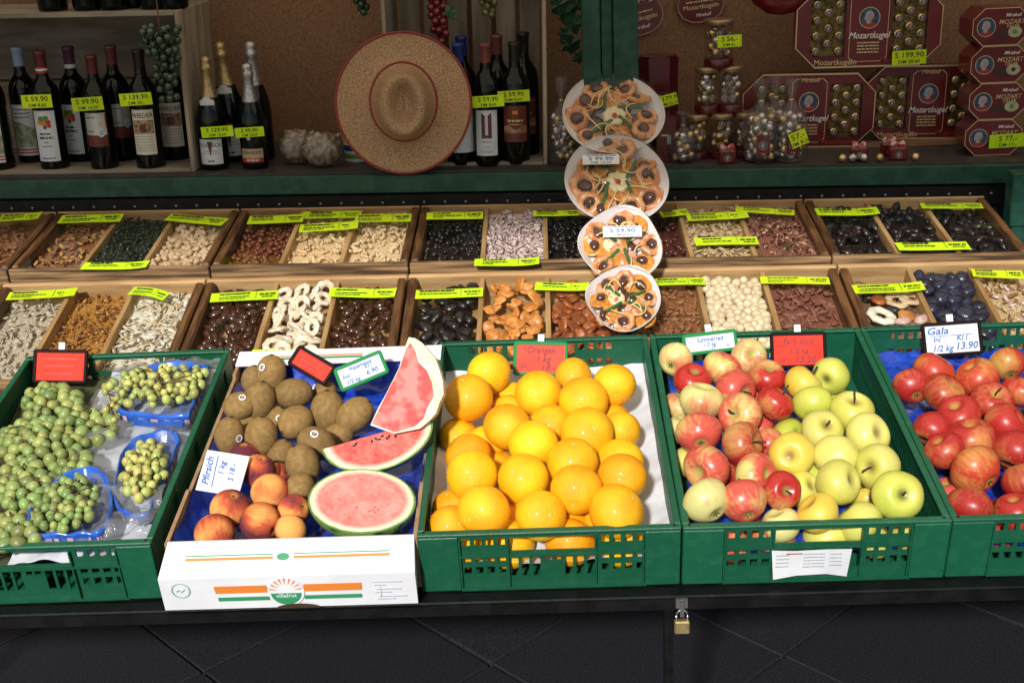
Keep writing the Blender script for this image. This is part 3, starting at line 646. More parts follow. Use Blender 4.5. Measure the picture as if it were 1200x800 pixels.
# ---- watermelon
def melon_flesh(n, ax, ay, c0=(.72, .10, .09), c1=(.80, .20, .17), gx=0, gy=0):
    m = bpy.data.materials.new(n); m.use_nodes = True; t = m.node_tree; N, L = t.nodes, t.links; b = N['Principled BSDF']
    b.inputs['Roughness'].default_value = .32; b.inputs['Coat Weight'].default_value = .35; b.inputs['Coat Roughness'].default_value = .12
    tc = N.new('ShaderNodeTexCoord'); mp = N.new('ShaderNodeMapping'); mp.inputs['Scale'].default_value = (1/ax, 1/ay, 0); mp.inputs['Location'].default_value = (gx, gy, 0)
    L.new(tc.outputs['Object'], mp.inputs[0]); ln = N.new('ShaderNodeVectorMath'); ln.operation = 'LENGTH'; L.new(mp.outputs[0], ln.inputs[0])
    nz = N.new('ShaderNodeTexNoise'); nz.inputs['Scale'].default_value = 45; nz.inputs['Detail'].default_value = 6; L.new(tc.outputs['Object'], nz.inputs['Vector'])
    ma = N.new('ShaderNodeMath'); ma.operation = 'MULTIPLY_ADD'; ma.inputs[1].default_value = .06; L.new(nz.outputs['Fac'], ma.inputs[0]); L.new(ln.outputs['Value'], ma.inputs[2])
    r = N.new('ShaderNodeValToRGB'); e = r.color_ramp.elements; e[0].position = .80; e[0].color = (0, 0, 0, 1); e[1].position = .93; e[1].color = (.85, .80, .58, 1)
    x = e.new(.84); x.color = (.84, .46, .38, 1); x = e.new(.985); x.color = (.62, .66, .34, 1); x = e.new(1.005); x.color = (.10, .22, .06, 1); L.new(ma.outputs[0], r.inputs[0])
    e0 = r.color_ramp.elements[0]
    r2 = N.new('ShaderNodeValToRGB'); r2.color_ramp.elements[0].position = .32; r2.color_ramp.elements[1].position = .62; r2.color_ramp.elements[0].color = lin(c0); r2.color_ramp.elements[1].color = lin(c1)
    n2 = N.new('ShaderNodeTexNoise'); n2.inputs['Scale'].default_value = 28; n2.inputs['Detail'].default_value = 8; n2.inputs['Roughness'].default_value = .7; L.new(tc.outputs['Object'], n2.inputs['Vector']); L.new(n2.outputs['Fac'], r2.inputs[0])
    mr = N.new('ShaderNodeMapRange'); mr.inputs[1].default_value = .78; mr.inputs[2].default_value = .93; L.new(ma.outputs[0], mr.inputs[0])
    mx = N.new('ShaderNodeMix'); mx.data_type = 'RGBA'; L.new(mr.outputs[0], mx.inputs[0]); L.new(r2.outputs[0], mx.inputs[6]); L.new(r.outputs[0], mx.inputs[7]); L.new(mx.outputs[2], b.inputs['Base Color'])
    bp = N.new('ShaderNodeBump'); bp.inputs['Strength'].default_value = .8; bp.inputs['Distance'].default_value = .003; n3 = N.new('ShaderNodeTexNoise'); n3.inputs['Scale'].default_value = 160; L.new(tc.outputs['Object'], n3.inputs['Vector']); L.new(n3.outputs['Fac'], bp.inputs['Height']); L.new(bp.outputs[0], b.inputs['Normal'])
    return m
rind = mat('watermelon_rind', (.018, .075, .015), (.22, .36, .09), 22, det=5, rough=.35, lo=.42, hi=.55, stretch=(1, 2.5, 1), bump=.1)
def half_melon(ax, ay, dz, cut, deep=None):
    """dome below z=0; the cut face is the ellipse at z=0"""
    mb = MB(); n = 40; K = 9
    prof = [(math.cos(PI/2*i/K), -math.sin(PI/2*i/K)) for i in range(K+1)]
    mb.lathe([(r_, z) for r_, z in prof[::-1]], n, 0, S3(ax, ay, dz)); return mb
def place_facing(fr, px, py, w_, nrm, up):
    u, v, t = fr.at(px, py, w_); p = fr.P(u, v, w_); z = Vector(nrm).normalized(); y = Vector(up); y -= z*y.dot(z); y.normalize(); x = y.cross(z)
    return Matrix(((x.x, y.x, z.x, p.x), (x.y, y.y, z.y, p.y), (x.z, y.z, z.z, p.z), (0, 0, 0, 1))), t
def seedy(mb, pts, m=0):
    for x, y, a in pts: mb.ball((0, 0, 0), (.0035, .0022, .0012), 8, 5, m, T(x, y, .0004) @ RZ(a))
Mh1, t1 = place_facing(CR['B'], 424, 586, .012, (.05, -.38, .92), (.12, 1, 0))
a1 = 64*t1/FPX; b1 = 39*t1/FPX/.80
hm = empty('watermelon_half', Mh1, 'large watermelon half lying cut side up at the front of the carton', 'watermelon')
half_melon(a1, b1, .06, 0).build('rind', rind, hm)
MB().lathe([(0, .0012), (.6, .0012), (.97, .0008), (1, 0)], 48, 0, S3(a1, b1, 1)).build('flesh', melon_flesh('pale_melon_flesh', a1, b1, (.66, .13, .12), (.80, .34, .30)), hm)
sd = MB(); seedy(sd, [(.018, -.020, .3), (.023, -.017, 1), (.026, -.021, .4), (-.004, -.016, .2), (.030, -.016, .8), (.024, -.011, .2)]); sd.build('seed', mat('pale_seed_red', (.55, .05, .05), rough=.4), hm)['kind'] = 'stuff'
# quarter with a straight upper edge behind it
Mh2, t2 = place_facing(CR['B'], 442, 508, .03, (-.02, -.62, .78), (-.26, 1, .3))
def quarter(ax, ay, th, y0=0.0):
    n = 24; pts = []
    for i in range(n+1): a = PI+PI*i/n; pts.append((ax*math.cos(a), ay*math.sin(a)))
    return pts
ax2, ay2 = 67*t2/FPX, 44*t2/FPX/.92
pts = quarter(ax2, ay2, 0)
wq = empty('watermelon_slice', Mh2, 'bright red crescent watermelon piece with dark seeds behind the melon half', 'watermelon')
mb = MB(); K = 6
# rind surface sweeping back from the arc
vs_, fs = [], []
for k in range(K+1):
    s_ = math.cos(PI/2*k/K); z = -.045*math.sin(PI/2*k/K)
    for x, y in pts: vs_.append((x*s_, y*s_, z))
n = len(pts)
fs = [(k*n+i, (k+1)*n+i, (k+1)*n+i+1, k*n+i+1) for k in range(K) for i in range(n-1)]
mb.add(vs_, fs, 0, True); mb.build('rind', rind, wq)
fm = melon_flesh('red_melon_flesh', ax2, ay2, (.66, .03, .03), (.82, .22, .18))
mb = MB(); mb.add([(x, y, .0005) for x, y in pts], [tuple(range(n))]); mb.add([(x*math.cos(PI/2*k/K), 0, -.045*math.sin(PI/2*k/K)) for k in range(K+1) for x in (-ax2, ax2)], [(2*k, 2*k+1, 2*k+3, 2*k+2) for k in range(K)])
mb.build('flesh', fm, wq)
sd = MB(); seedy(sd, [(-.01+.006*i+R.uniform(-.003, .003), -.012+R.uniform(-.004, .006), R.uniform(0, 3)) for i in range(8)]+[(-.042, -.010, .3), (-.038, -.008, 1)]); sd.build('seed', mat('dark_seed', (.03, .012, .01), rough=.3), wq)['kind'] = 'stuff'
# tall wrapped wedge standing behind, tip upwards
fw = Frame(CR['B'].P(0, .20, 0), CR['B'].x, (0, .42, .9)); 
def pxy(L, fr): return [fr.at(x, y)[:2] for x, y in L]
fw.z = fw.x.cross(fw.y)
wp = pxy([(434, 498), (443, 478), (452, 462), (461, 444), (468, 430), (473, 411), (479, 395), (486, 396), (494, 401), (503, 411), (510, 419), (515, 433), (519, 447), (520, 462), (515, 472), (511, 484), (504, 492), (492, 502), (462, 508)], fw)
tw = empty('watermelon_wedge', fw.M(), 'tall watermelon wedge wrapped in film standing tip up behind the crescent', 'watermelon')
cx_, cy_ = fw.at(462, 470)[:2]
tx_, ty_ = fw.at(479, 395)[:2]
mb = MB()
inner = pxy([(436, 496), (446, 476), (459, 450), (469, 430), (476, 409), (481, 402), (486, 410), (490, 424), (500, 434), (506, 448), (508, 464), (500, 478), (496, 490), (486, 499), (462, 506)], fw)
mb.prism(wp, -.045, 0); mb.build('rind', mat('melon_white_rind', (.74, .72, .62), (.62, .68, .48), 30, rough=.6, spec=.2), tw)
mb = MB(); mb.prism(inner, -.001, .0022); mb.build('flesh', mat('wrapped_melon_flesh', (.74, .22, .19), (.58, .05, .045), 40, det=8, rough=.5, lo=.42, hi=.58, spec=.25, bump=.4, bsc=120), tw)
fl = MB(); q = [(x*1.0, y) for x, y in wp]
fl.add([(x, y, .004+.003*math.sin(i*2.1)) for i, (x, y) in enumerate(q)]+[(sum(x for x, y in q)/len(q), sum(y for x, y in q)/len(q), .009)], [(i, (i+1) % len(q), len(q)) for i in range(len(q))], 0, True)
fl.build('cling_film', glass_mat('cling_film', (.97, .97, .97), 1.12, .16, .02, (.9, .9, .92), .35, 70), tw)

# ------------------------------------------------------------------ white carton with kiwis, peaches, melon
fb = CR['B']
bx = empty('fruit_carton', fb.M(), 'white cardboard carton printed with orange and green stripes holding kiwis and melon', 'carton')
card_w = mat('white_cardboard', (.74, .75, .80), (.80, .81, .85), 14, rough=.6, bump=.15, bsc=40)
card_b = mat('brown_cardboard', (.28, .17, .09), (.36, .23, .13), 40, rough=.8, bump=.3, stretch=(1, 1, 4))
orn = mat('orange_print', (.75, .22, .03), rough=.6); grn = mat('green_print', (.03, .28, .12), rough=.6)
BW = .39; BH = .098; fold = -.036   # front wall leans in above the fold
mb = MB()
mb.add([(-.006, -.038, -BH), (BW-.007, -.038, -BH), (BW-.007, -.040, fold), (-.006, -.040, fold), (.006, 0, .002), (BW-.008, 0, .002), (BW-.008, .004, .001), (.006, .004, .001), (-.006, -.034, -BH), (BW-.007, -.034, -BH)],
       [(0, 1, 2, 3), (3, 2, 5, 4), (4, 5, 6, 7), (0, 3, 8), (1, 9, 2), (3, 4, 7), (2, 6, 5), (3, 7, 8), (2, 9, 6), (8, 7, 6, 9)])
mb.build('front_wall', card_w, bx)
for x0 in (.0, BW-.010):
    s_ = MB(); s_.panel([0, .10, .14, .50, .54, .565], [-BH, -.03, -.008, -.001], lambda i, j: not (j == 2 and i in (2,)), .006, M=T(x0+.006, 0, 0) @ RZ(PI/2)); s_.build('side_wall', card_b, bx)
MB().box(0, BW, .556, .562, -BH, -.002).build('rear_wall', card_w, bx)
MB().add([(0, .53, .0), (BW, .53, .0), (BW, .575, .004), (0, .575, .004), (0, .53, .003), (BW, .53, .003), (BW, .575, .007), (0, .575, .007)], [(0, 3, 2, 1), (4, 5, 6, 7), (0, 1, 5, 4), (1, 2, 6, 5), (2, 3, 7, 6), (3, 0, 4, 7)]).build('rear_flap', card_w, bx)
pr = MB(); pr.box(.05, .24, .543, .549, .0045, .0052, 1); pr.box(.05, .24, .5515, .5545, .005, .0062, 0); pr.build('flap_stripe', [orn, grn], bx)
MB().box(0, BW, 0, .56, -BH-.001, -BH+.002).build('carton_floor', card_b, bx)
sheet('blue_film_liner', blue_film, fb, .008, .382, .008, .555, -.092, .03, 'glossy dark blue film lining the white fruit carton', 'liner', seed=5, edge=tubshape(.39, .56, .045))
# print on the front: face frame, x right, y up, z out
FM = Matrix(((1, 0, 0, 0), (0, 0, -1, -.0405), (0, 1, 0, 0), (0, 0, 0, 1)))
def pbar(mb, x0, x1, y0, y1, m=0, z=.0004, skew=0): mb.add([(x0, y0, z), (x1, y0, z), (x1+skew, y1, z), (x0+skew, y1, z)], [(0, 1, 2, 3)], m)
for x0, x1, y0, y1, m_, k_ in ((.078, .158, -.066, -.052, orn, -.002), (.212, .300, -.066, -.052, orn, .001), (.080, .158, -.081, -.0735, grn, 0), (.212, .299, -.081, -.0735, grn, 0)):
    g = MB(); pbar(g, x0, x1, y0, y1, 0, skew=k_); g.build('stripe', m_, bx, FM)
g = MB(); g.lathe([(0, .0005), (.028, .0005)], 32, 0, T(.185, -.066, 0), False)
lo_ = [(.0235*math.cos(a), .0235*math.sin(a)*.95) for a in [PI+PI*i/16 for i in range(17)]]
g.add([(.185+x, -.068+y, .0009) for x, y in lo_], [tuple(range(17))], 1)
for k in range(9):
    a = PI*(k+.5)/9; a0, a1_ = a-.07, a+.07; r0, r1 = .012, .0245
    g.add([(.185+r0*math.cos(a), -.064+r0*math.sin(a), .0009), (.185+r1*math.cos(a0), -.064+r1*math.sin(a0), .0009), (.185+r1*math.cos(a1_), -.064+r1*math.sin(a1_), .0009)], [(0, 1, 2)], 2)
g.build('sun_emblem', [card_w, grn, orn], bx, FM)
text('villafrut', .0105, card_w, bx, FM @ T(.185, -.0725, .0015))
g = MB(); g.lathe([(.0125, .0006), (.0145, .0006)], 24, 0, T(.025, -.058, 0), False); g.tube([(.019, -.060, .0006), (.022, -.056, .0006), (.026, -.061, .0006), (.031, -.056, .0006)], .0008, 4); g.build('recycling_mark', mat('pale_green_print', (.35, .55, .48)), bx, FM)
g = MB()
for k, (x0, x1, y) in enumerate(((.318, .362, -.052), (.320, .338, -.058), (.322, .360, -.066), (.320, .345, -.072), (.325, .368, -.080), (.323, .350, -.085))): dashes(g, x0, x1, y, .0014)
g.tube([(.329, -.060, .0005), (.329, -.080, .0005)], .0003, 4); g.build('small_print', mat('faint_grey_print', (.45, .48, .55)), bx, FM)['kind'] = 'stuff'
# stripe on the leaning lip
lipn = Vector((0, -.038, .040)).normalized(); LM = Matrix(((1, 0, 0, 0), (0, .725, -.689, -.020), (0, .689, .725, -.0165), (0, 0, 0, 1)))
g = MB(); pbar(g, .035, .168, -.002, .002, 0, .0016); pbar(g, .035, .168, .0045, .0062, 1, .0016); pbar(g, .200, .345, -.002, .002, 0, .0016); pbar(g, .200, .345, .0045, .0062, 1, .0016)
g.lathe([(0, .002), (.012, .002)], 20, 2, T(.184, .001, 0), False); g.lathe([(0, .0024), (.0095, .0024)], 20, 1, T(.184, .001, 0) @ S3(1, .6, 1), False); g.build('lip_stripe', [orn, grn, card_w], bx, LM)
MB().add([(.20+.034*math.cos(a_), -.0975+.009*math.sin(a_), .0012) for a_ in [PI*k_/14 for k_ in range(15)]], [tuple(range(15))], 0, False, FM).build('painted_hand_hole', mat('hand_hole_shade', (.05, .025, .012), rough=.9), bx)  # flat patch for the hole, the shade inside painted as dark brown

# ------------------------------------------------------------------ grapes
grape_m = mat('white_grape_skin', (.19, .26, .070), (.29, .36, .125), 70, det=3, rough=.36, bump=.1, rnd=.32, hue=.035, spec=.5, sss=.35)
grape_y = mat('yellow_grape_skin', (.34, .38, .085), (.48, .50, .18), 70, det=3, rough=.32, rnd=.3, hue=.04, spec=.5, sss=.35)
gr_me = {n: MB().ball((0, 0, 0), (.97, .97, 1.16), 12, 8).mesh('grape', m) for n, m in (('g', grape_m), ('y', grape_y))}
twig_m = mat('grape_twig', (.13, .085, .03), rough=.8)
def bunch(px, py, rx, ry, r, N, kind, w0, dome, label, seed, grp, sq=1, rotp=0, minw=-.085):
    rr = random.Random(seed); fr = CR['A']; u0, v0, _ = fr.at(px, py, w0)
    root = empty('grape_bunch', fr.M(u0, v0, w0), label, 'grapes', grp); placed = []
    for _ in range(N*90):
        if len(placed) >= N: break
        a = rr.uniform(0, 2*PI); q = math.sqrt(rr.random()); ex, ey = q*rx*math.cos(a), q*ry*math.sin(a)
        ex, ey = ex*math.cos(rotp)-ey*math.sin(rotp), ex*math.sin(rotp)+ey*math.cos(rotp)
        wz = w0+dome*(1-q*q)-(0 if len(placed) < N*.45 else rr.choice((.9, 1.5, 2.2))*r)
        u, v, t = fr.at(px+ex, py+ey, wz); s = r*rr.uniform(.74, 1.12)
        if not (.016 < u < .384 and .014 < v < .586): continue
        if wz < minw: continue
        P = Vector((u, v, wz))
        if all((P-Q).length > .80*(s+sQ) for Q, sQ in placed): placed.append((P, s))
    for P, s in placed:
        inst('grape', gr_me[kind], root, Matrix.Translation((P.x-u0, P.y-v0, P.z-w0)) @ rot_rand(rr) @ S3(s))
    tw_ = MB(); 
    for k in range(14):
        P = rr.choice(placed)[0]+Vector((0, 0, r*.7)); c_ = Vector((u0, v0, w0+dome)); q_ = P-c_; tw_.tube([(0, 0, dome-.004), (q_.x*.5+rr.uniform(-.01, .01), q_.y*.5+rr.uniform(-.01, .01), dome*.8+.004), (q_.x, q_.y, P.z-w0)], .0013, 5)
    tw_.build('twig', twig_m, root)
G1 = 'loose grape bunches'; G2 = 'grapes in the blue punnets'
RG = .0112
bunch(62, 476, 33, 24, RG, 68, 'g', .004, .008, 'large green grape bunch under the red price card', 1, G1)
bunch(40, 520, 40, 26, RG, 79, 'g', .0, .012, 'green grape bunch in the middle of the loose grapes', 2, G1)
bunch(98, 502, 38, 22, RG, 56, 'g', -.010, .008, 'dusty green grape bunch beside the white film', 3, G1)
bunch(25, 570, 30, 28, RG, 68, 'g', -.002, .008, 'shaded green grape bunch along the crate side', 4, G1)
bunch(78, 545, 30, 22, RG, 52, 'g', -.012, .008, 'green grape bunch just above the front punnet', 5, G1)
bunch(22, 622, 26, 22, RG, 45, 'g', -.006, .006, 'green grape bunch in the front corner of the crate', 6, G1)
bunch(185, 452, 62, 22, .0080, 100, 'y', .014, .010, 'yellow green grapes heaped in the rear blue punnet', 7, G2, rotp=-.12)
bunch(132, 478, 12, 14, .0076, 8, 'y', .0, .004, 'small grape sprig hanging over the end of the rear punnet', 8, G2)
bunch(78, 592, 38, 28, .0082, 80, 'g', .012, .010, 'green grapes heaped in the front blue punnet', 9, G2, rotp=-.5)
bunch(168, 552, 24, 36, .0082, 70, 'y', .006, .010, 'yellowish grapes in the middle blue punnet', 10, G2, rotp=.35)
pun = mat('blue_punnet_plastic', (.015, .09, .46), (.025, .13, .58), 30, rough=.25, coat=.4)
pun_p = mat('pink_white_print', (.62, .40, .52), rough=.5)
def punnet(poly, w0, h, label, seed, thick=.0018, arch=None):
    fr = CR['A']; P = [fr.at(x, y, w0)[:2] for x, y in poly]; n0 = len(P)
    # round the outline
    Q = []
    for i in range(n0):
        a, b, c, d = P[i-1], P[i], P[(i+1) % n0], P[(i+2) % n0]
        for k in range(5):
            t = k/5; f = lambda j: .5*((2*b[j])+(-a[j]+c[j])*t+(2*a[j]-5*b[j]+4*c[j]-d[j])*t*t+(-a[j]+3*b[j]-3*c[j]+d[j])*t**3); Q.append((f(0), f(1)))
    Q = [(min(x, .374), max(y, .030)) for x, y in Q]
    cu = sum(q[0] for q in Q)/len(Q); cv = sum(q[1] for q in Q)/len(Q); rr = random.Random(seed)
    root = empty('grape_punnet', fr.M(cu, cv, w0-h), label, 'punnet', 'blue grape punnets')
    Q = [(x-cu, y-cv) for x, y in Q]; n = len(Q)
    rings = [(.70, 0), (.90, h*.45), (.97, h), (1.0, h+.002), (1.045, h-.001), (1.05, h-.005), (.97, h*.45), (.74, -.002)]
    vs_ = []; 
    for s_, z in rings:
        for i, (x, y) in enumerate(Q): vs_.append((x*s_, y*s_, z+.0022*math.sin(i*1.7+seed)*(z/h if h else 0)))
    fs = [(k*n+i, k*n+(i+1) % n, (k+1)*n+(i+1) % n, (k+1)*n+i) for k in range(len(rings)-1) for i in range(n)]
    MB().add(vs_, fs, 0, True).build('punnet_wall', pun, root)
    MB().add([(x*.71, y*.71, .0005) for x, y in Q], [tuple(range(n))]).build('punnet_floor', pun, root)
    g = MB()
    for i in range(0, n-1):
        if rr.random() < .72:
            (x0, y0), (x1, y1) = Q[i], Q[(i+1) % n]; t0, t1 = rr.uniform(0, .3), rr.uniform(.6, 1)
            pa = (x0+(x1-x0)*t0, y0+(y1-y0)*t0); pb = (x0+(x1-x0)*t1, y0+(y1-y0)*t1)
            g.add([(pa[0]*.955, pa[1]*.955, h*.62), (pb[0]*.955, pb[1]*.955, h*.62), (pb[0]*.985, pb[1]*.985, h*.86), (pa[0]*.985, pa[1]*.985, h*.86)], [(0, 1, 2, 3)])
            g.add([(pa[0]*1.03, pa[1]*1.03, h*.50), (pb[0]*1.03, pb[1]*1.03, h*.50), (pb[0]*1.042, pb[1]*1.042, h*.80), (pa[0]*1.042, pa[1]*1.042, h*.80)], [(0, 1, 2, 3)])
    g.build('printed_band', pun_p, root)['kind'] = 'stuff'
punnet([(137, 470), (158, 440), (196, 424), (252, 430), (254, 444), (228, 478), (212, 486), (150, 482)], .004, .045, 'blue punnet at the rear of the grape crate', 1)
punnet([(52, 572), (96, 548), (122, 555), (130, 585), (122, 615), (92, 640), (52, 641), (33, 612)], .002, .04, 'blue punnet tilted at the front of the grape crate', 2)
punnet([(136, 560), (150, 520), (190, 504), (208, 512), (206, 545), (192, 588), (162, 602), (137, 590)], -.004, .04, 'narrow blue punnet between the other two punnets', 3)
hb = CR['A']; u, v, _ = hb.at(187, 497, .004)
q = MB(); q.prism([(-.045, -.006), (.045, -.010), (.045, .003), (.012, .004), (.006, -.003), (-.018, -.002), (-.024, .010), (-.045, .010)], 0, .003); tag(q.build('punnet_strap', pun, None, hb.M(u, v, .006) @ RZ(-.05)), 'loose blue plastic strap lying between two punnets', 'strap')

# ------------------------------------------------------------------ price cards on the crates
def card(fr, quad, w_, label, paper_m, frame_m, lines, ink, t=.004, border=.0065, shear=.25, cl=True):
    """quad: outer corners in view (top-left, top-right, bottom-right, bottom-left) of a card standing in the plane fr"""
    P = [Vector((*fr.at(x, y, w_)[:2], w_)) for x, y in quad]; c = sum(P, Vector())/4
    ex = ((P[1]-P[0])+(P[2]-P[3])).normalized(); ey = ((P[0]-P[3])+(P[1]-P[2])); ey -= ex*ey.dot(ex); ey.normalize(); W = ((P[1]-P[0]).length+(P[2]-P[3]).length)/2; H = abs(((P[0]-P[3])+(P[1]-P[2])).dot(ey))/2
    ez = ex.cross(ey); M = fr.M() @ Matrix(((ex.x, ey.x, ez.x, c.x), (ex.y, ey.y, ez.y, c.y), (ex.z, ey.z, ez.z, c.z), (0, 0, 0, 1)))
    root = empty('price_card', M, label, 'price card', 'price cards standing on the fruit crates')
    b = border; x, y = W/2, H/2; r_ = b*.9
    if frame_m:
        o = []; i_ = []
        for sx, sy, a in ((1, 1, 0), (-1, 1, 1), (-1, -1, 2), (1, -1, 3)):
            for k in range(4): an = (a+k/3)*PI/2; o.append((sx*(x-r_)+r_*math.cos(an), sy*(y-r_)+r_*math.sin(an))); i_.append((sx*(x-b), sy*(y-b)))
        n = len(o); g = MB(); zs = (0, t, t, 0)
        vs_ = [(*p, 0) for p in o]+[(*p, t*.6) for p in o]+[((p[0]+(0 if abs(p[0]) < 1e-9 else -math.copysign(b*.3, p[0]))), p[1]-math.copysign(b*.3, p[1]), t) for p in o]+[(*p, t) for p in i_]+[(*p, .0012) for p in i_]
        fs = [(k*n+i, k*n+(i+1) % n, (k+1)*n+(i+1) % n, (k+1)*n+i) for k in range(4) for i in range(n)]
        g.add(vs_, fs); g.build('card_frame', frame_m, root)
    MB().box(-x+b*.5, x-b*.5, -y+b*.5, y-b*.5, 0, .0014).build('card_sheet', paper_m, root)
    iw, ih = W-2*b, H-2*b
    for s, cx, cy, sz, *rest in lines: 
        if s == '_': MB().box(cx*iw-sz*iw/2, cx*iw+sz*iw/2, cy*ih-.0007, cy*ih+.0007, .0015, .0018).build('underline', ink, root)
        else: text(s, sz*ih, ink, root, T(cx*iw, cy*ih, .0019) @ RZ(rest[0] if rest else 0), 'handwriting', shear, squeeze=rest[1] if len(rest) > 1 else 1)
    if not lines and frame_m:
        g = MB(); rr = random.Random(int(quad[0][0]))
        for k_, yy in enumerate((.28, .02, -.26)): dashes(g, -iw*(.40-.06*k_), iw*(.36-.05*k_), yy*ih, ih*.035, z=.0019, r=rr, gap=.2)
        g.build('faint_writing', mat('faint_red_ink', (.55, .02, .012)), root)['kind'] = 'stuff'
    if cl: MB().box(-.006, .006, y-.001, y+.014, -.004, .0).build('clip', white_card, root)
    return root
def stand_frame(v, tilt): return Frame(FC.P(0, v, 0), FC.x, (0, math.sin(tilt), math.cos(tilt)))
sf = stand_frame(.575, .45)
card(sf, [(602, 399), (666, 401), (665, 441), (601, 440)], 0, 'red price card in a green frame above the oranges', red_card2, green_fr, [('Orangen', 0, .30, .34, 0, .85), ('1 kg', .05, -.02, .32), ('SS', -.36, -.28, .24), ('18.-', .15, -.32, .34)], ink_red)
card(sf, [(794, 392), (860, 386), (868, 409), (806, 418)], 0, 'white price card in a green frame above the pink apples', white_card, green_fr, [('Summerred', 0, .22, .46, .0, .80), ('1/2 kg', -.02, -.12, .34), ('17', .05, -.38, .30), ('90', .36, -.32, .22)], ink_blue)
card(sf, [(899, 390), (965, 388), (972, 431), (906, 432)], 0, 'red price card in a black frame above the yellow apples', red_card, black_pl, [('Early Gold', 0, .30, .28, 0, .85), ('_', 0, .16, .9), ('1/2 kg', 0, -.03, .26), ('SS', -.34, -.33, .22), ('13.20', .12, -.33, .32)], ink_red)
card(sf, [(1075, 379), (1146, 375), (1155, 414), (1086, 420)], 0, 'white price card in a black frame above the red apples', white_card, black_pl, [('Gala', -.27, .30, .36, 0, 1.2), ('_', -.02, .13, .8), ('Inl.', -.28, .0, .26), ('Kl I', .18, .02, .28), ('1/2 kg', -.20, -.33, .30), ('13.90', .25, -.28, .36)], ink_blue)
card(sf, [(42, 409), (107, 410), (99, 450), (36, 449)], 0, 'red price card in a black frame on the grape crate', red_card, black_pl, [], ink_red)
sb = Frame(FC.P(0, .45, .01), FC.x, (0, math.sin(.6), math.cos(.6)))
card(sb, [(356, 408), (400, 431), (376, 452), (331, 422)], 0, 'plain red card in a black frame lying askew behind the kiwis', red_card, black_pl, [], ink_red, cl=False)
card(sb, [(388, 432), (446, 411), (457, 435), (402, 461)], 0, 'white price card in a green frame tilted beside the watermelon', white_card, green_fr, [('Wassermelone', .02, .32, .34, 0, .62), ('Ind', -.36, .02, .30), ('Kl I', .18, .10, .28), ('1/2 kg', -.24, -.33, .32), ('6.90', .22, -.22, .38)], ink_blue, cl=False)
sp_ = Frame(FC.P(-.57, .12, -.01), FC.x, (0, math.sin(.8), math.cos(.8)))
card(sp_, [(238, 525), (289, 535), (284, 582), (234, 576)], 0, 'plain white handwritten peach price slip at the carton side', white_card, None, [], ink_blue, border=.001, cl=False)
u, v, _ = sp_.at(258, 553, 0); Mp = sp_.M(u, v, .002) @ RZ(PI/2-.12)
ps = bpy.data.objects[[o.name for o in bpy.data.objects if o.get('label', '').startswith('plain white handwritten')][0]]
Mi = ps.matrix_world.inverted() @ Mp
text('Pfirsich', .0165, ink_blue, ps, Mi @ T(0, .020, .0), 'handwriting', .25); MB().box(-.027, .027, .0075, .009, 0, .0003).build('underline', ink_blue, ps, Mi)
text('1 kg', .014, ink_blue, ps, Mi @ T(.006, -.002, 0), 'handwriting', .25); text('S 18.-', .013, ink_blue, ps, Mi @ T(.0, -.020, 0), 'handwriting', .25)

# white folded paper in the front handle of the apple crate
lf = Frame(CR['D'].P(0, -.008, 0), CR['D'].x, CR['D'].z); lf.z = lf.x.cross(lf.y)
q = empty('crate_label_paper', lf.M(), 'white printed label paper stuck in the front slots of the mixed apple crate', 'label paper')
P = [lf.at(x, y)[:2] for x, y in ((904, 643), (930, 641), (969, 639), (998, 641), (992, 675), (967, 669), (932, 671), (906, 679))]
mb = MB(); a = P; z = (.004, .009, .009, .004, .0, .006, .006, .0)
mb.add([(*a[i], z[i]) for i in range(8)]+[(a[i][0], a[i][1], z[i]-.0005) for i in range(8)], [(0, 7, 6, 1), (1, 6, 5, 2), (2, 5, 4, 3), (8, 9, 14, 15), (9, 10, 13, 14), (10, 11, 12, 13), (0, 1, 9, 8), (7, 15, 14, 6), (1, 2, 10, 9), (2, 3, 11, 10), (6, 14, 13, 5), (5, 13, 12, 4)]); mb.build('label_sheet', white_card, q)
g = MB(); x0, y0 = a[1]; x1, y1 = a[5]
for k in range(5): dashes(g, x0+.014, x0+.046, y0-.006-.006*k, .0013, z=.0098)
for k in range(4): dashes(g, a[0][0]+.006, a[0][0]+.026, y0-.008-.007*k, .0010, z=.0092)
for k in range(4): dashes(g, a[2][0]+.004, a[2][0]+.022, y0-.008-.007*k, .0010, z=.0088)
g.box(x0-.012, x0+.012, y0-.006, y0-.004, .0092, .0095, 1); g.build('small_print', [ink_grey, mat('red_green_print', (.4, .1, .1))], q)['kind'] = 'stuff'

# ------------------------------------------------------------------ wooden trays
TB = [-1.700, -1.235, -.771, -.317, .160, .636, 1.083]
glass = glass_mat('tray_glass', (.96, .98, .97), 1.45, .015)
def tray(fr, x0, x1, L, H, label, ndiv=2):
    root = empty('wooden_tray', fr.M(x0, 0, 0), label, 'tray', 'wooden trays of nuts and dried fruit'); W = x1-x0; b = .019
    for x in (.001, W-b-.001): MB().box(x, x+b, .012, L-.012, -H, .0035, c=.004).build('side_board', darkwood, root)
    MB().box(.0, W, -.004, .011, -H, .001, c=.002).build('front_board', edge_wood, root)
    MB().box(.0, W, L-.011, L+.002, -H, .004, c=.002).build('rear_board', pine, root)
    for k in range(ndiv):
        x = b+(W-2*b)*(k+1)/(ndiv+1); MB().box(x-.0055, x+.0055, .0112, L-.0112, -H+.004, -.0045, c=.001).build('divider', pine_v, root)
    MB().box(b, W-b, .0115, L-.0115, -H, -H+.005).build('tray_floor', pine, root)
    MB().add([(b*.8, .006, -.001), (W-b*.8, .006, -.001), (W-b*.8, L-.010, -.001), (b*.8, L-.010, -.001)], [(0, 1, 2, 3)]).build('glass_cover', glass, root)
    return root
LT, LB = .343, .37
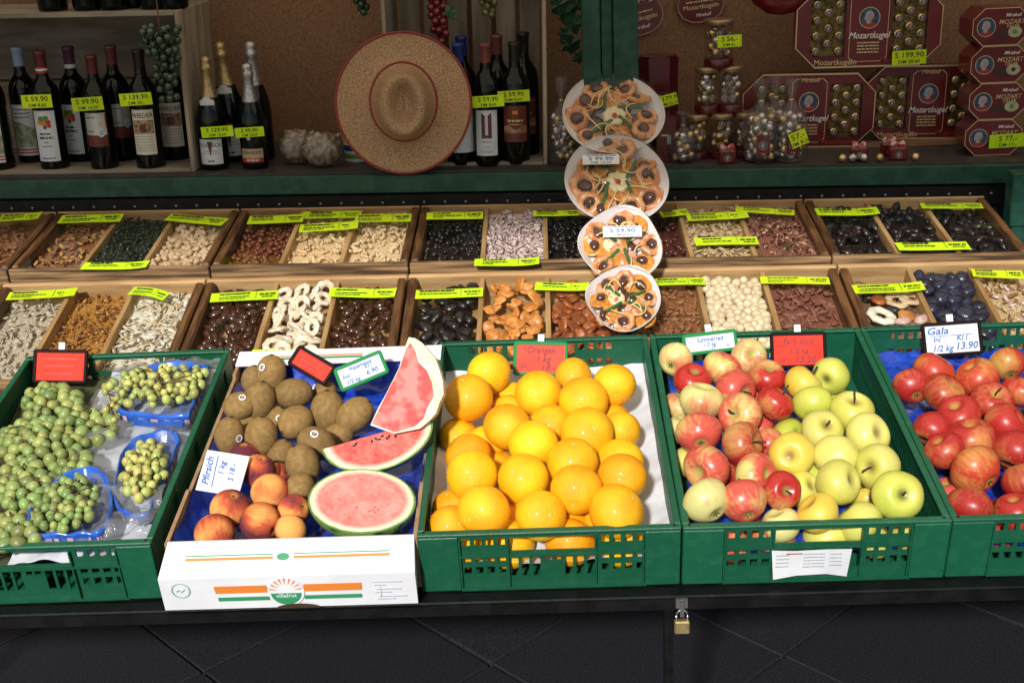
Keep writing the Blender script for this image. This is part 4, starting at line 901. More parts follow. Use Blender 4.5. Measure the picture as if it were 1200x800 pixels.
tl = {('T', 0): 'upper wooden tray at the far left end, cut off by the picture edge', ('T', 1): 'upper wooden tray with almonds, pumpkin seeds and pistachios', ('T', 2): 'upper wooden tray with raisins and cashews', ('T', 3): 'upper wooden tray with pink sugared ginger in the middle', ('T', 4): 'upper wooden tray with pine kernels and berry mix', ('T', 5): 'upper wooden tray of black dried fruit under reflecting glass',
      ('B', 0): 'lower wooden tray cut off by the left picture edge', ('B', 1): 'lower wooden tray with white seeds, flax and coconut chips', ('B', 2): 'lower wooden tray with dates and candied pineapple rings', ('B', 3): 'lower wooden tray with prunes and dried apricots', ('B', 4): 'lower wooden tray with almonds, macadamias and pecans', ('B', 5): 'lower wooden tray with dried fruit rings and dark plums'}
trays = {}
for rk, fr, L in (('T', FT, LT), ('B', FB, LB)):
    for k in range(6):
        x0, x1 = TB[k]+.002, TB[k+1]-.002
        if k == 2: x1 = TB[3]-.002
        tray(fr, x0, x1, L, .052, tl[(rk, k)]); trays[(rk, k)] = (fr, x0, x1, L)

# contents -------------------------------------------------------------
def nut(kind):
    mb = MB()
    if kind == 'almond': mb.ball((0, 0, 0), (.0055, .0105, .0035), 7, 5); 
    elif kind == 'pistachio': mb.ball((0, 0, 0), (.0062, .0095, .0055), 8, 6)
    elif kind == 'seed': mb.ball((0, 0, 0), (.0034, .0070, .0016), 6, 4)
    elif kind == 'bigseed': mb.ball((0, 0, 0), (.0052, .0100, .0024), 7, 4)
    elif kind == 'flake': mb.box(-.004, .004, -.012, .012, -.0006, .0006); mb.v = [(x, y, z+.003*math.cos(y*120)) for x, y, z in mb.v]
    elif kind == 'curl': mb.tube([(.008*math.cos(a), .008*math.sin(a), .002*a) for a in (0, .7, 1.4, 2.1, 2.8)], .0030, 6)
    elif kind == 'cashew': mb.tube([(.0085*math.cos(a), .0085*math.sin(a), 0) for a in (0, .5, 1.0, 1.6, 2.2, 2.7)], .0044, 7, r1=.0030)
    elif kind == 'raisin': mb.ball((0, 0, 0), (.0058, .0075, .0042), 7, 5); mb.v = [(x*(1+.25*math.sin(i*2.3)), y*(1+.2*math.cos(i*1.9)), z*(1+.2*math.sin(i*3.1))) for i, (x, y, z) in enumerate(mb.v)]
    elif kind == 'chip': mb.box(-.008, .008, -.005, .005, -.003, .003, c=.002); mb.v = [(x*(1+.2*math.sin(i*2.3)), y*(1+.3*math.cos(i*1.9)), z*(1+.4*math.sin(i*3.1))) for i, (x, y, z) in enumerate(mb.v)]
    elif kind == 'pecan': mb.ball((0, 0, 0), (.0052, .0150, .0036), 8, 6); mb.v = [(x*(1-.3*(abs(x) < .0015)), y, z) for x, y, z in mb.v]
    elif kind == 'date': mb.ball((0, 0, 0), (.0095, .018, .0085), 8, 7); mb.v = [(x*(1+.12*math.sin(i*2.3)), y, z*(1+.15*math.sin(i*3.1))) for i, (x, y, z) in enumerate(mb.v)]
    return mb
def heap(rk, k, b, kind, m, N, depth, label, cat, seed, size=1, name=None, lift=.004, tilt=.7, front=.0, v0=None, v1=None, mats=None, nb=1):
    """loose goods filling one compartment: one mesh"""
    fr, x0, x1, L = trays[(rk, k)]; W = x1-x0; bw = .019; w_ = (W-2*bw)/3
    ua = x0+bw+w_*b+.007; ub = x0+bw+w_*(b+nb)-.007; va, vb = .018 if v0 is None else v0, L-.017 if v1 is None else v1
    src = nut(kind); SV = np.array(src.v)*size; rr = np.random.RandomState(seed); allv = []; allf = []; am = []; n = 0
    fl = src.f; mul = len(mats) if mats else 1
    for i in range(N):
        u = rr.uniform(ua, ub); v = rr.uniform(va, vb); lay = i/N
        wz = -depth-.010*size*(1-lay)+lift*math.sin(u*31+seed)*math.cos(v*23)+front*(vb-v)
        a = rr.uniform(0, 2*PI); M = RZ(a) @ RX(rr.normal(0, tilt*.5)) @ RY(rr.normal(0, tilt)); s = rr.uniform(.85, 1.15)
        A = np.array(M.to_3x3()); V = SV*s @ A.T+np.array([u, v, wz])
        V[:, 2] = np.minimum(V[:, 2], -.0048)
        V[:, 0] = np.clip(V[:, 0], ua-.006, ub+.006); V[:, 1] = np.clip(V[:, 1], va-.004, vb+.004)
        allv.append(V); allf += [tuple(n+j for j in f) for f in fl]; am += [rr.randint(mul)]*len(fl); n += len(SV)
    V = np.concatenate(allv); mb = MB(); mb.v = [tuple(p) for p in V]; mb.f = allf; mb.m = am; mb.s = [True]*len(allf)
    # filling underneath
    mb.box(ua-.006, ub+.006, va-.006, vb+.006, -.047, -depth-.011*size+front*.1, 0)
    o = mb.build(name or 'loose_nuts', mats or m, None, fr.M()); o['kind'] = 'stuff'; return tag(o, label, cat)
M_ = lambda n, a, b, **k: mat(n, a, b, k.pop('s', 300), rough=k.pop('rough', .55), **k)
brn = M_('almond_brown', (.20, .08, .03), (.30, .14, .06)); tan = M_('pistachio_shell', (.46, .30, .18), (.60, .44, .28)); pump = M_('pumpkin_seed_green', (.012, .020, .012), (.035, .045, .025), rough=.3)
rais = M_('raisin_skin', (.10, .028, .012), (.20, .06, .022), rough=.35); cash = M_('cashew', (.62, .44, .24), (.74, .58, .36)); sug = M_('sugared_ginger', (.50, .36, .36), (.72, .58, .56), rough=.4)
blk = M_('black_dried_fruit', (.006, .005, .006), (.016, .011, .012), rough=.3); cher = M_('dark_cherry', (.05, .012, .010), (.10, .025, .018), rough=.3)
slv = M_('pale_slivers', (.42, .28, .15), (.60, .45, .26)); berry = M_('berry_mix', (.16, .05, .035), (.30, .12, .08)); wsd = M_('white_seed', (.34, .28, .21), (.54, .46, .36)); gold = M_('golden_flax', (.30, .13, .025), (.46, .22, .05), rough=.4)
coco = M_('coconut_white', (.60, .54, .43), (.74, .69, .60)); date = M_('date_skin', (.030, .010, .006), (.075, .024, .012), rough=.22, coat=.3); pec = M_('pecan', (.16, .055, .035), (.24, .09, .055)); rbn = M_('red_brown_nut', (.16, .05, .02), (.32, .13, .05))
heap('T', 0, 2, 'almond', brn, 130, .022, 'brown nuts in the cut-off upper tray at the end', 'nuts', 1, mats=[brn, rbn])
heap('T', 0, 1, 'raisin', rais, 130, .022, 'dark raisins in the cut-off upper end tray', 'raisins', 41)
heap('T', 1, 0, 'almond', brn, 150, .020, 'brown almonds beside the pumpkin seeds', 'nuts', 2, mats=[brn, rbn, M_('amber_nut', (.36, .20, .05), (.45, .27, .08))])
heap('T', 1, 1, 'seed', pump, 420, .012, 'glossy dark green pumpkin seeds heaped between almonds and pistachios', 'seeds', 3)
heap('T', 1, 2, 'pistachio', tan, 190, .016, 'pale tan pistachios in their shells', 'nuts', 4)
heap('T', 2, 0, 'raisin', rais, 230, .020, 'reddish brown raisins under a green label strip', 'raisins', 5)
heap('T', 2, 1, 'cashew', cash, 130, .016, 'broken cashews and banana chips below two green strips', 'nuts', 6, mats=[cash, M_('cashew_toasted', (.55, .34, .15), (.66, .44, .22))])
heap('T', 2, 2, 'cashew', cash, 130, .016, 'whole pale cashews beside the broken ones', 'nuts', 7)
heap('T', 3, 0, 'raisin', blk, 160, .018, 'black dried berries behind dark glass', 'dried fruit', 8)
heap('T', 3, 1, 'chip', sug, 230, .010, 'pinkish white sugared ginger cubes', 'candied ginger', 9)
heap('T', 3, 2, 'raisin', blk, 160, .018, 'black dried berries beside the sugared ginger', 'dried fruit', 10)
heap('T', 4, 0, 'raisin', cher, 160, .018, 'dark red dried cherries half hidden by the fruit plates', 'dried fruit', 11)
heap('T', 4, 1, 'flake', slv, 320, .012, 'pale slivered nuts with two green label strips', 'nuts', 12)
heap('T', 4, 2, 'chip', berry, 300, .012, 'reddish brown dried berry mix', 'dried fruit', 13, size=.6, mats=[berry, M_('berry_light', (.42, .22, .14), (.5, .3, .2)), cher])
heap('T', 5, 0, 'date', blk, 60, .018, 'dark dried figs in the last upper tray', 'dried fruit', 14)
heap('T', 5, 1, 'date', blk, 60, .016, 'black prunes bulging under the glass of the last upper tray', 'dried fruit', 15)
heap('T', 5, 2, 'date', blk, 60, .020, 'dark dried fruit in the outermost upper compartment', 'dried fruit', 16)
heap('B', 0, 2, 'almond', brn, 100, .03, 'brown nuts in the cut-off lower tray', 'nuts', 17)
heap('B', 1, 0, 'bigseed', wsd, 190, .026, 'greyish white pumpkin seeds in shells', 'seeds', 18)
heap('B', 1, 1, 'seed', gold, 460, .022, 'small golden brown roasted seeds', 'seeds', 19, mats=[gold, M_('golden_flax_dark', (.16, .06, .015), (.26, .11, .03), rough=.4)])
heap('B', 1, 2, 'flake', coco, 260, .018, 'white coconut chips beside the golden seeds', 'coconut chips', 20, mats=[coco, coco, M_('coconut_brown_rim', (.5, .36, .2), (.6, .46, .3))])
heap('B', 4, 0, 'almond', rbn, 210, .022, 'reddish brown almonds beside the round macadamias', 'nuts', 21, mats=[rbn, brn])
heap('B', 4, 2, 'pecan', pec, 170, .022, 'dark reddish brown pecan halves', 'nuts', 22)
heap('B', 5, 2, 'almond', slv, 230, .022, 'mixed pale and brown nuts in the last lower compartment', 'nuts', 23, mats=[slv, brn, sug])
def each(rk, k, b, me_list, N, depth, label, cat, name, group, seed, gap, tilt=.3, lay2=.0, sz=(.9, 1.1), nb=1, lift=0):
    """countable goods: every piece an object"""
    fr, x0, x1, L = trays[(rk, k)]; W = x1-x0; bw = .019; w_ = (W-2*bw)/3; ua = x0+bw+w_*b+.007+gap*.5; ub = x0+bw+w_*(b+nb)-.007-gap*.5
    rr = random.Random(seed); P = []; tries = 0
    while len(P) < N and tries < 20000:
        tries += 1; u, v = rr.uniform(ua, ub), rr.uniform(.016+gap*.5, L-.016-gap*.5); ok = all((u-a)**2+(v-b_)**2 > gap*gap*.8 for a, b_, _ in P)
        if ok: P.append((u, v, 0))
    low = [(rr.uniform(ua, ub), rr.uniform(.016+gap*.5, L-.016-gap*.5), 1) for _ in range(int(N*lay2))]
    near = {}
    if N <= 50:
        its_ = [dict(u=u, v=v, i=i) for i, (u, v, _) in enumerate(P)]; rim_rows(its_, 0); near = {(d['u'], d['v']): d['spot'] for d in its_}
    for u, v, l in low+P:
        wz = -depth-l*gap*.45+lift*math.sin(u*29+seed)*math.cos(v*21)
        o = inst(name, rr.choice(me_list), None, fr.M(u, v, wz) @ RZ(rr.uniform(0, 6.3)) @ RX(rr.gauss(0, tilt)) @ RY(rr.gauss(0, tilt)) @ S3(rr.uniform(*sz)))
        tag(o, label+(', '+near[(u, v)].replace(' from front', '') if (u, v) in near else (', underneath' if N <= 50 else '')), cat, group)
def wobble(mb, a, seed):
    rr = random.Random(seed); p = [rr.uniform(0, 6) for _ in range(6)]
    out = []
    for x, y, z in mb.v:
        d = 1+a*(math.sin(x*260+p[0])+math.sin(y*230+p[1])+math.sin(z*300+p[2])+.6*math.sin((x+y)*500+p[3])); out.append((x*d, y*d, z*d))
    mb.v = out; return mb
prune = [wobble(MB().ball((0, 0, 0), (.014, .018, .010), 14, 10), .09, s).mesh('prune', mat('prune_skin', (.007, .005, .006), (.018, .012, .014), 80, rough=.3, bump=.8, bsc=180, coat=.2)) for s in range(3)]
plum = [wobble(MB().ball((0, 0, 0), (.016, .019, .012), 14, 10), .07, s).mesh('dried_plum', mat('blue_black_plum', (.010, .012, .030), (.020, .024, .055), 60, rough=.28, bump=.6, bsc=150, coat=.3)) for s in range(3)]
apri = [wobble(MB().ball((0, 0, 0), (.019, .017, .0065), 16, 10), .07, s).mesh('dried_apricot', mat('dried_apricot_skin', (.52, .17, .03), (.66, .30, .08), 70, rough=.35, bump=.7, bsc=130, coat=.15, rnd=.12)) for s in range(3)]
apri2 = [wobble(MB().ball((0, 0, 0), (.020, .018, .0075), 16, 10), .05, s).mesh('dried_apricot', mat('dark_apricot_skin', (.22, .05, .015), (.36, .11, .03), 60, rough=.35, bump=.4, bsc=130, coat=.15, rnd=.2)) for s in range(3)]
maca = [MB().ball((0, 0, 0), (.0105, .0105, .010), 12, 8).mesh('macadamia', mat('macadamia', (.60, .47, .30), (.74, .62, .44), 60, rough=.5, rnd=.1))]
def ring_mesh(s, R0=.021, r0=.0078):
    mb = MB(); n, k = 24, 8; vs_ = []; rr = random.Random(s); p = rr.uniform(0, 6)
    for i in range(n):
        a = 2*PI*i/n; q = 1+.05*math.sin(8*a+p)
        for j in range(k): b = 2*PI*j/k; vs_.append(((R0*q*.72+r0*q*math.cos(b))*math.cos(a), (R0*q*.72+r0*q*math.cos(b))*math.sin(a), .55*r0*math.sin(b)*(1+.15*math.sin(5*a))))
    mb.add(vs_, [(i*k+j, ((i+1) % n)*k+j, ((i+1) % n)*k+(j+1) % k, i*k+(j+1) % k) for i in range(n) for j in range(k)], 0, True); return mb
pin_m = mat('candied_pineapple', (.72, .58, .42), (.80, .72, .62), 70, rough=.5, bump=.8, bsc=260, rnd=.06)
ring = [ring_mesh(s).mesh('pineapple_ring', pin_m) for s in range(3)]
dt = [nut('date').mesh('date', date)]
for me in dt: 
    for p in me.polygons: p.use_smooth = True
each('B', 2, 0, dt, 60, .020, 'dark glossy date in the pile beside the pineapple rings', 'date', 'date', 'dates beside the pineapple rings', 31, .017, .25, .5)
each('B', 2, 1, ring, 34, .014, 'sugared pineapple ring between the dates', 'pineapple ring', 'pineapple_ring', 'candied pineapple rings', 32, .024, .5, .6)
each('B', 2, 2, dt, 60, .020, 'dark glossy date in the pile left of the big prunes', 'date', 'date', 'dates left of the prunes', 33, .017, .25, .5)
each('B', 3, 0, prune, 36, .018, 'black wrinkled prune', 'prune', 'prune', 'prunes in the lower middle tray', 34, .024, .3, .5)
each('B', 3, 1, apri, 46, .012, 'bright orange dried apricot', 'dried apricot', 'dried_apricot', 'orange dried apricots', 35, .0195, .55, .7, sz=(.65, .95), lift=.005)
each('B', 3, 2, apri2, 44, .016, 'dark amber dried apricot', 'dried apricot', 'dried_apricot', 'dark dried apricots', 36, .020, .4, .7, sz=(.7, .95))
each('B', 4, 1, maca, 150, .016, 'round cream macadamia nut between almonds and pecans', 'nut', 'macadamia', 'macadamia nuts', 37, .0165, .3, .35, lift=.003)
each('B', 5, 1, plum, 44, .018, 'blue black dried plum', 'dried plum', 'dried_plum', 'blue black dried plums', 38, .024, .2, .5)
# the mixed compartment of the last lower tray
mf_ = [('pineapple_ring', ring_mesh(7, .030, .011).mesh('pineapple_ring', mat('white_ring', (.78, .76, .66), (.7, .66, .52), 90, rough=.5, bump=.6, bsc=200)), 1033, 370, 'white fluted candied pineapple ring at the tray front', 'pineapple ring'),
       ('dried_apricot', apri[0], 1062, 368, 'glossy amber dried apricot beside the white ring', 'dried apricot'), ('dried_apple', ring_mesh(8, .026, .009).mesh('dried_apple', mat('dried_apple', (.55, .38, .22), (.66, .5, .32), 60, rough=.5, bump=.5)), 1052, 350, 'tan dried apple ring behind the white ring', 'dried apple'),
       ('dried_apricot', apri2[1], 1030, 352, 'dark dried fruit half behind the white ring', 'dried apricot'), ('candied_papaya', wobble(MB().ball((0, 0, 0), (.014, .016, .009), 10, 8), .08, 3).mesh('candied_papaya', mat('pink_candied', (.5, .3, .28), (.62, .45, .42), 70, rough=.4, bump=.5)), 1080, 373, 'pinkish candied papaya piece against the divider', 'candied fruit'),
       ('dried_apple', bpy.data.meshes['dried_apple'], 1068, 348, 'second tan dried apple ring close to the divider', 'dried apple'), ('candied_papaya', bpy.data.meshes['candied_papaya'], 1058, 376, 'pinkish candied papaya piece near the crate of red apples', 'candied fruit'),
       ('prune', prune[0], 1018, 345, 'dark prune near the side board of the mixed tray', 'prune'), ('prune', prune[1], 1046, 362, 'dark prune between the white ring and the apricot', 'prune')]
for k, (nm, me, px, py, lb, cat) in enumerate(mf_):
    u, v, _ = FB.at(px, py, -.018); o = inst(nm, me, None, FB.M(u, v, -.018-.002*(k % 3)) @ RZ(k*1.3) @ RX(.15*math.sin(k*2)) @ RY(.2*math.cos(k))); tag(o, lb, cat, 'mixed dried fruit pieces')
heap('B', 5, 0, 'date', M_('mixed_dried', (.10, .05, .03), (.25, .15, .09)), 40, .032, 'brown dried fruit under the candied rings', 'dried fruit', 39)

# green label strips on the trays ---------------------------------------
tdark = ink_dark
def strip(fr, x0, y0, x1, y1, h, label, seed, bend=0, lines=2):
    w_ = .0042; P0 = fr.at(x0, y0, w_); P1 = fr.at(x1, y1, w_); xm, ym = (x0+x1)/2, (y0+y1)/2; va = fr.at(xm, ym-h/2, w_)[1]; vb = fr.at(xm, ym+h/2, w_)[1]; H = va-vb
    d = Vector((P1[0]-P0[0], P1[1]-P0[1])); W = d.length; an = math.atan2(d.y, d.x)
    root = empty('label_strip', fr.M((P0[0]+P1[0])/2, (P0[1]+P1[1])/2, w_) @ RZ(an), label, 'label strip', 'green label strips on the trays'); rr = random.Random(seed)
    n = 8; vs_ = []
    for i in range(n+1):
        x = -W/2+W*i/n; yb = bend*math.sin(PI*i/n); z = .0012*math.sin(PI*i/n+seed)+.0012+(.004*max(0, (i-5)/3)**2 if seed % 3 == 0 else 0)
        vs_ += [(x, -H/2+yb, z), (x, H/2+yb, z), (x, H/2+yb, z-.0006), (x, -H/2+yb, z-.0006)]
    fs = [(4*i+a, 4*i+4+a, 4*i+4+(a+1) % 4, 4*i+(a+1) % 4) for i in range(n) for a in range(4)]+[(0, 1, 2, 3), (4*n+3, 4*n+2, 4*n+1, 4*n)]
    MB().add(vs_, fs).build('strip_paper', neon, root); g = MB(); z = .0036
    if 'pineapple rings' in label:
        text('Ananas Ringe', H*.62, ink_dark, root, T(-W*.12, 0, .0038), shear=.2); lines = 0
    if lines:
        e0, e1, e2 = rr.uniform(-.12, .10), rr.uniform(-.05, .13), rr.uniform(-.25, .10); x_ = rr.uniform(-.45, -.36)
        dashes(g, W*x_, W*e0, H*.24, H*rr.uniform(.12, .17), z=z, r=rr, gap=.25); dashes(g, W*x_, W*e1, -H*.10, H*.09, z=z, r=rr)
        if rr.random() < .7: dashes(g, W*x_, W*e2, -H*.32, H*.07, z=z, r=rr)
        dashes(g, W*.22, W*.46, H*.05, H*.13, z=z, r=rr); dashes(g, W*.26, W*.44, -H*.24, H*.08, z=z, r=rr)
        g.box(W*.17, W*.175, -H*.4, H*.4, z-.0003, z)
        if bend: g.v = [(x, y+bend*math.cos(PI*x/W), zz) for x, y, zz in g.v]
        o = g.build('printed_text', ink_dark, root); o['kind'] = 'stuff'
    return root
ST = [(FT, 0,256,48,254,8,'above the brown nuts at the far left end'),(FT,70,258,143,255,9,'above the brown almonds'),(FT,197,255,264,260,8,'above the pistachios'),(FT,97,312,174,311,8,'under the pumpkin seeds'),(FT,291,258,356,256,9,'above the raisins'),
 (FT,354,252,423,252,8,'upper of two behind the broken cashews'),(FT,351,268,420,265,9,'lower of two over the broken cashews'),(FT,416,257,482,255,9,'above the whole cashews'),(FT,500,254,566,252,8,'above the black berries'),(FT,556,308,632,307,8,'under the sugared ginger'),(FT,625,250,680,250,6,'above the black berries beside the ginger'),
 (FT,774,251,806,249,7,'half hidden beside the fruit plates'),(FT,805,255,876,253,8,'above the slivered nuts'),(FT,814,284,888,282,9,'across the slivered nuts'),(FT,862,246,931,249,6,'above the berry mix'),
 (FT,956,249,1029,248,8,'above the dark figs'),(FT,1051,289,1135,288,9,'across the bottom of the black prunes'),(FT,1079,241,1151,242,6,'above the outermost upper compartment'),
 (FB,9,347,90,344,9,'above the white seeds'),(FB,154,341,195,348,9,'curved, above the coconut chips'),(FB,247,350,326,345,10,'above the dates at the pineapple'),(FB,386,343,464,344,10,'above the dates beside the prunes'),(FB,295,413,377,412,6,'below the pineapple rings'),
 (FB,487,345,566,343,10,'above the prunes'),(FB,627,335,690,338,9,'above the dark apricots'),(FB,766,331,826,330,8,'above the reddish almonds'),(FB,891,329,972,329,8,'above the pecans'),(FB,1000,340,1082,336,10,'across the mixed fruit rings'),(FB,1139,320,1199,322,9,'above the last lower compartment')]
for k, (fr, x0, y0, x1, y1, h, lb) in enumerate(ST): strip(fr, x0, y0, x1, y1, h, 'neon green label strip '+lb, k, bend=.006 if 'curved' in lb else 0)
u, v, _ = FB.at(336, 413, .0085)

# ------------------------------------------------------------------ fruit plates
plate_m = mat('white_paper_plate', (.78, .78, .80), rough=.6); sl_o = mat('orange_slice', (.50, .16, .015), (.62, .30, .04), 120, rough=.25, coat=.5); ap_o = mat('apricot_halves', (.50, .17, .05), (.68, .36, .17), 90, rough=.35, coat=.3)
dk = mat('dark_prune_piece', (.035, .010, .008), (.07, .02, .012), 60, rough=.25, coat=.4); strw = mat('yellow_peel_strand', (.72, .55, .24), rough=.35); angm = mat('green_angelica', (.015, .10, .02), rough=.35); pinef = mat('pale_pineapple', (.66, .58, .32), (.74, .66, .42), 60, rough=.35, coat=.3); chm = mat('red_cherry', (.5, .02, .02), rough=.25); pinkc = mat('pink_candied_cube', (.62, .30, .26), (.7, .42, .36), 60, rough=.3)
torus_me = ring_mesh(20, .026, .0085)
def plate(px, py, y, rpx, tilt, label, seed, lab=None, centre=False):
    rr = random.Random(seed); d = _F+_R*((px-600)/FPX)-_U*((py-400)/FPX); t = (y-CAM.y)/d.y; p = CAM+d*t; r = rpx*t/FPX
    nz = Vector((.0, -math.cos(tilt), math.sin(tilt))); ey = Vector((0, math.sin(tilt), math.cos(tilt))); M = Matrix(((1, ey.x, nz.x, p.x), (0, ey.y, nz.y, p.y), (0, ey.z, nz.z, p.z), (0, 0, 0, 1)))
    root = empty('fruit_plate', M, label, 'fruit plate', 'paper plates of dried fruit'); 
    MB().lathe([(0, -.004), (r*.74, -.004), (r*.84, .008), (r*.99, .028), (r, .0272), (r*.86, .006), (r*.74, -.0055), (0, -.0055)], 96, 0, None, False, lambda i, a: 1+(.012*math.sin(a*48)+.03*math.cos(2*a+seed)+(.015 if r > .11 else .035)*math.cos(3*a+seed)+(0 if r > .11 else .03)*math.cos(4*a+1) if i in (2, 3, 4, 5) else 0)).build('paper_plate', plate_m, root)
    n = 10 if r > .11 else 8; k = r/(.108 if r > .11 else .094)
    for i in range(n):
        a = 2*PI*i/n+rr.uniform(-.16, .16); q = r*rr.uniform(.62, .74); x, yy = q*math.cos(a), q*math.sin(a); s = k*rr.uniform(.85, 1.25)
        A = T(x, yy, .010+rr.uniform(0, .006)) @ RZ(rr.uniform(0, 6)) @ RX(rr.uniform(-.45, .45)) @ RY(rr.uniform(-.3, .3))
        if i % 3 == 1: MB().lathe([(0, .002), (.020, .002), (.024, .004), (.027, .003), (.027, -.001)], 20, 0, S3(s)).build('orange_slice', sl_o, root, A)
        else: inst('apricot_ring', torus_me.mesh('apricot_ring', ap_o), root, A @ S3(s*.95, s*.95, s*1.3))
        wobble(MB().ball((0, 0, 0), (.0115*s, .0135*s, .008*s), 10, 8), .06, i+seed).build('prune_piece', dk, root, T(x+rr.uniform(-.006, .006), yy+rr.uniform(-.006, .006), .016) @ RZ(rr.uniform(0, 6)) @ RX(rr.uniform(-.5, .5)))
    for i in range(12):
        a = 2*PI*i/12+.3; q = r*rr.uniform(.12, .52); A = T(q*math.cos(a), q*math.sin(a), .010+rr.uniform(0, .006)) @ RZ(rr.uniform(0, 6)) @ RX(rr.uniform(-.35, .35)) @ RY(rr.uniform(-.3, .3))
        kind = rr.choice('opcapop'); s = k*1.1
        if kind == 'o': MB().lathe([(0, .002), (.020, .002), (.024, .004), (.026, .0)], 20, 0, S3(s)).build('orange_slice', sl_o, root, A)
        elif kind == 'p': wobble(MB().ball((0, 0, 0), (.015*s, .012*s, .007*s), 10, 8), .08, i).build('prune_piece', dk, root, A)
        elif kind == 'c': MB().box(-.008*s, .008*s, -.007*s, .007*s, -.005*s, .007*s, c=.001).build('candied_cube', pinkc, root, A)
        else: wobble(MB().ball((0, 0, 0), (.019*s, .017*s, .007*s), 12, 8), .07, i).build('apricot_half', ap_o, root, A)
    if centre:
        MB().lathe([(0, .002), (.006, .002), (.018, .006), (.026, .004), (.024, 0)], 32, 0, S3(k), True, lambda i, a: 1+.10*math.sin(a*9)).build('pineapple_flower', pinef, root, T(r*.03, -r*.05, .020)); MB().ball((0, 0, 0), .0055*k, 10, 8).build('cherry', chm, root, T(r*.03, -r*.05, .025))
    else: MB().lathe([(0, .002), (.018, .004), (.021, 0)], 16, 0, S3(k), True, lambda i, a: 1+.06*math.sin(a*7)).build('pineapple_flower', pinef, root, T(-r*.2, r*.05, .018) @ RX(.2))
    for i in range(4):
        a = i*PI/2+rr.uniform(.3, 1.0); x, yy = r*.38*math.cos(a), r*.38*math.sin(a); L = r*.25; b = a+rr.uniform(-.6, .6)
        MB().box(-L, L, -.0035*k, .0035*k, -.002, .002, c=.0008).build('angelica_strip', angm, root, T(x, yy, .024) @ RZ(b) @ RY(.1))
    for i in range(9):
        a = rr.uniform(0, 6.3); x, yy = r*.45*math.cos(a), r*.45*math.sin(a); b = rr.uniform(0, 6.3); L = r*rr.uniform(.15, .3); c = rr.uniform(-.012, .012)*k*2
        pts_ = [(x+L*s_*math.cos(b)-c*(1-s_*s_)*math.sin(b), yy+L*s_*math.sin(b)+c*(1-s_*s_)*math.cos(b), .023+.004*(1-s_*s_)) for s_ in (-1, -.6, -.2, .2, .6, 1)]
        MB().tube(pts_, .0018*k, 6).build('peel_strand', strw, root)
    MB().lathe([(0, .031), (r*.5, .029), (r*.82, .031), (r*1.01, .0290), (r*1.03, .014)], 40, 0, None, True, lambda i, a: 1+.012*math.sin(a*7+i)).build('cling_film', glass_mat('plate_film', (.98, .98, .98), 1.42, .06, .0, (.9, .9, .92), .16, 45), root)
    if lab:
        dx, dy, s1, s2 = lab
        W, H = (.086, .034) if r > .11 else (.084, .033); LMx = T(dx*r, dy*r, .034) @ RX(-.25) @ RZ(-.03)
        MB().box(-W/2, W/2, -H/2, H/2, -.0006, 0).build('price_sticker', white_card, root, LMx); text(s1, H*.46, ink_blue, root, LMx @ T(0, H*.05, .0006), squeeze=1.25); text(s2, H*.30, ink_grey, root, LMx @ T(0, -H*.33, .0006), squeeze=1.2)
        g = MB(); dashes(g, -W*.4, W*.42, H*.38, H*.10); g.build('small_print', ink_grey, root, LMx)['kind'] = 'stuff'
plate(718, 140, 3.00, 58, .80, 'topmost dried fruit plate standing against the green shelf beam', 51, None, True)
plate(722, 217, 2.86, 60.5, .80, 'second dried fruit plate from the top with a white price sticker', 52, (-.28, .42, 'S 99.90', 'DM 14.30'), True)
plate(727, 293, 2.62, 49, .78, 'third dried fruit plate from the top with a white price sticker', 53, (.05, .30, 'S 59,90', 'DM 8.60'))
plate(731, 357, 2.45, 44, .90, 'lowest and smallest dried fruit plate just behind the orange crate', 54)
# ------------------------------------------------------------------ things on the shelf
def up(y): return frame_up(y)
def base_z(x, y): return .953 - Z3*x + .0006
def shelf_pt(px, y):
    """where the direction of view px meets the shelf top at distance y"""
    f = up(y); py = 195
    for _ in range(6):
        x, z, t = f.at(px, py); zz = base_z(x, y); d = Vector((x, y, zz))-CAM; py = 400-FPX*d.dot(_U)/d.dot(_F)
    return x, zz
def stand_M(px, y, rz=0, lean=0): x, z = shelf_pt(px, y); return T(x, y, z) @ RY(math.atan(Z3)+lean) @ RZ(rz)
def bend(o, r):      # wrap flat print (x, y, z) round an upright cylinder of radius r facing -y
    me = o.data if o.data.users == 1 else o.data.copy(); o.data = me; B = o.matrix_basis.copy(); o.matrix_basis = Matrix()
    for v in me.vertices: p = B @ v.co; a = p.x/r; v.co = ((r+p.z)*math.sin(a), -(r+p.z)*math.cos(a), p.y)
    me.update(); return o
def patch(mb, r, x0, x1, z0, z1, m=0, n=12, off=.0003, top=None):
    vs_ = []
    for i in range(n+1):
        a = (x0+(x1-x0)*i/n)/r; zt = z1+(top(i/n) if top else 0)
        vs_ += [((r+off)*math.sin(a), -(r+off)*math.cos(a), z0), ((r+off)*math.sin(a), -(r+off)*math.cos(a), zt)]
    mb.add(vs_, [(2*i, 2*i+2, 2*i+3, 2*i+1) for i in range(n)], m, True); return mb
def pdash(mb, r, x0, x1, z, h, m, rr, off=.0007):
    x = x0
    while x < x1: l = min(rr.uniform(h, h*3), x1-x); patch(mb, r, x, x+l, z-h/2, z+h/2, m, 2, off); x += l+h*.5
glassb = mat('dark_bottle_glass', (.002, .003, .002), rough=.06, spec=.35); glassc = mat('green_black_bottle_glass', (.002, .005, .003), rough=.06, spec=.4)
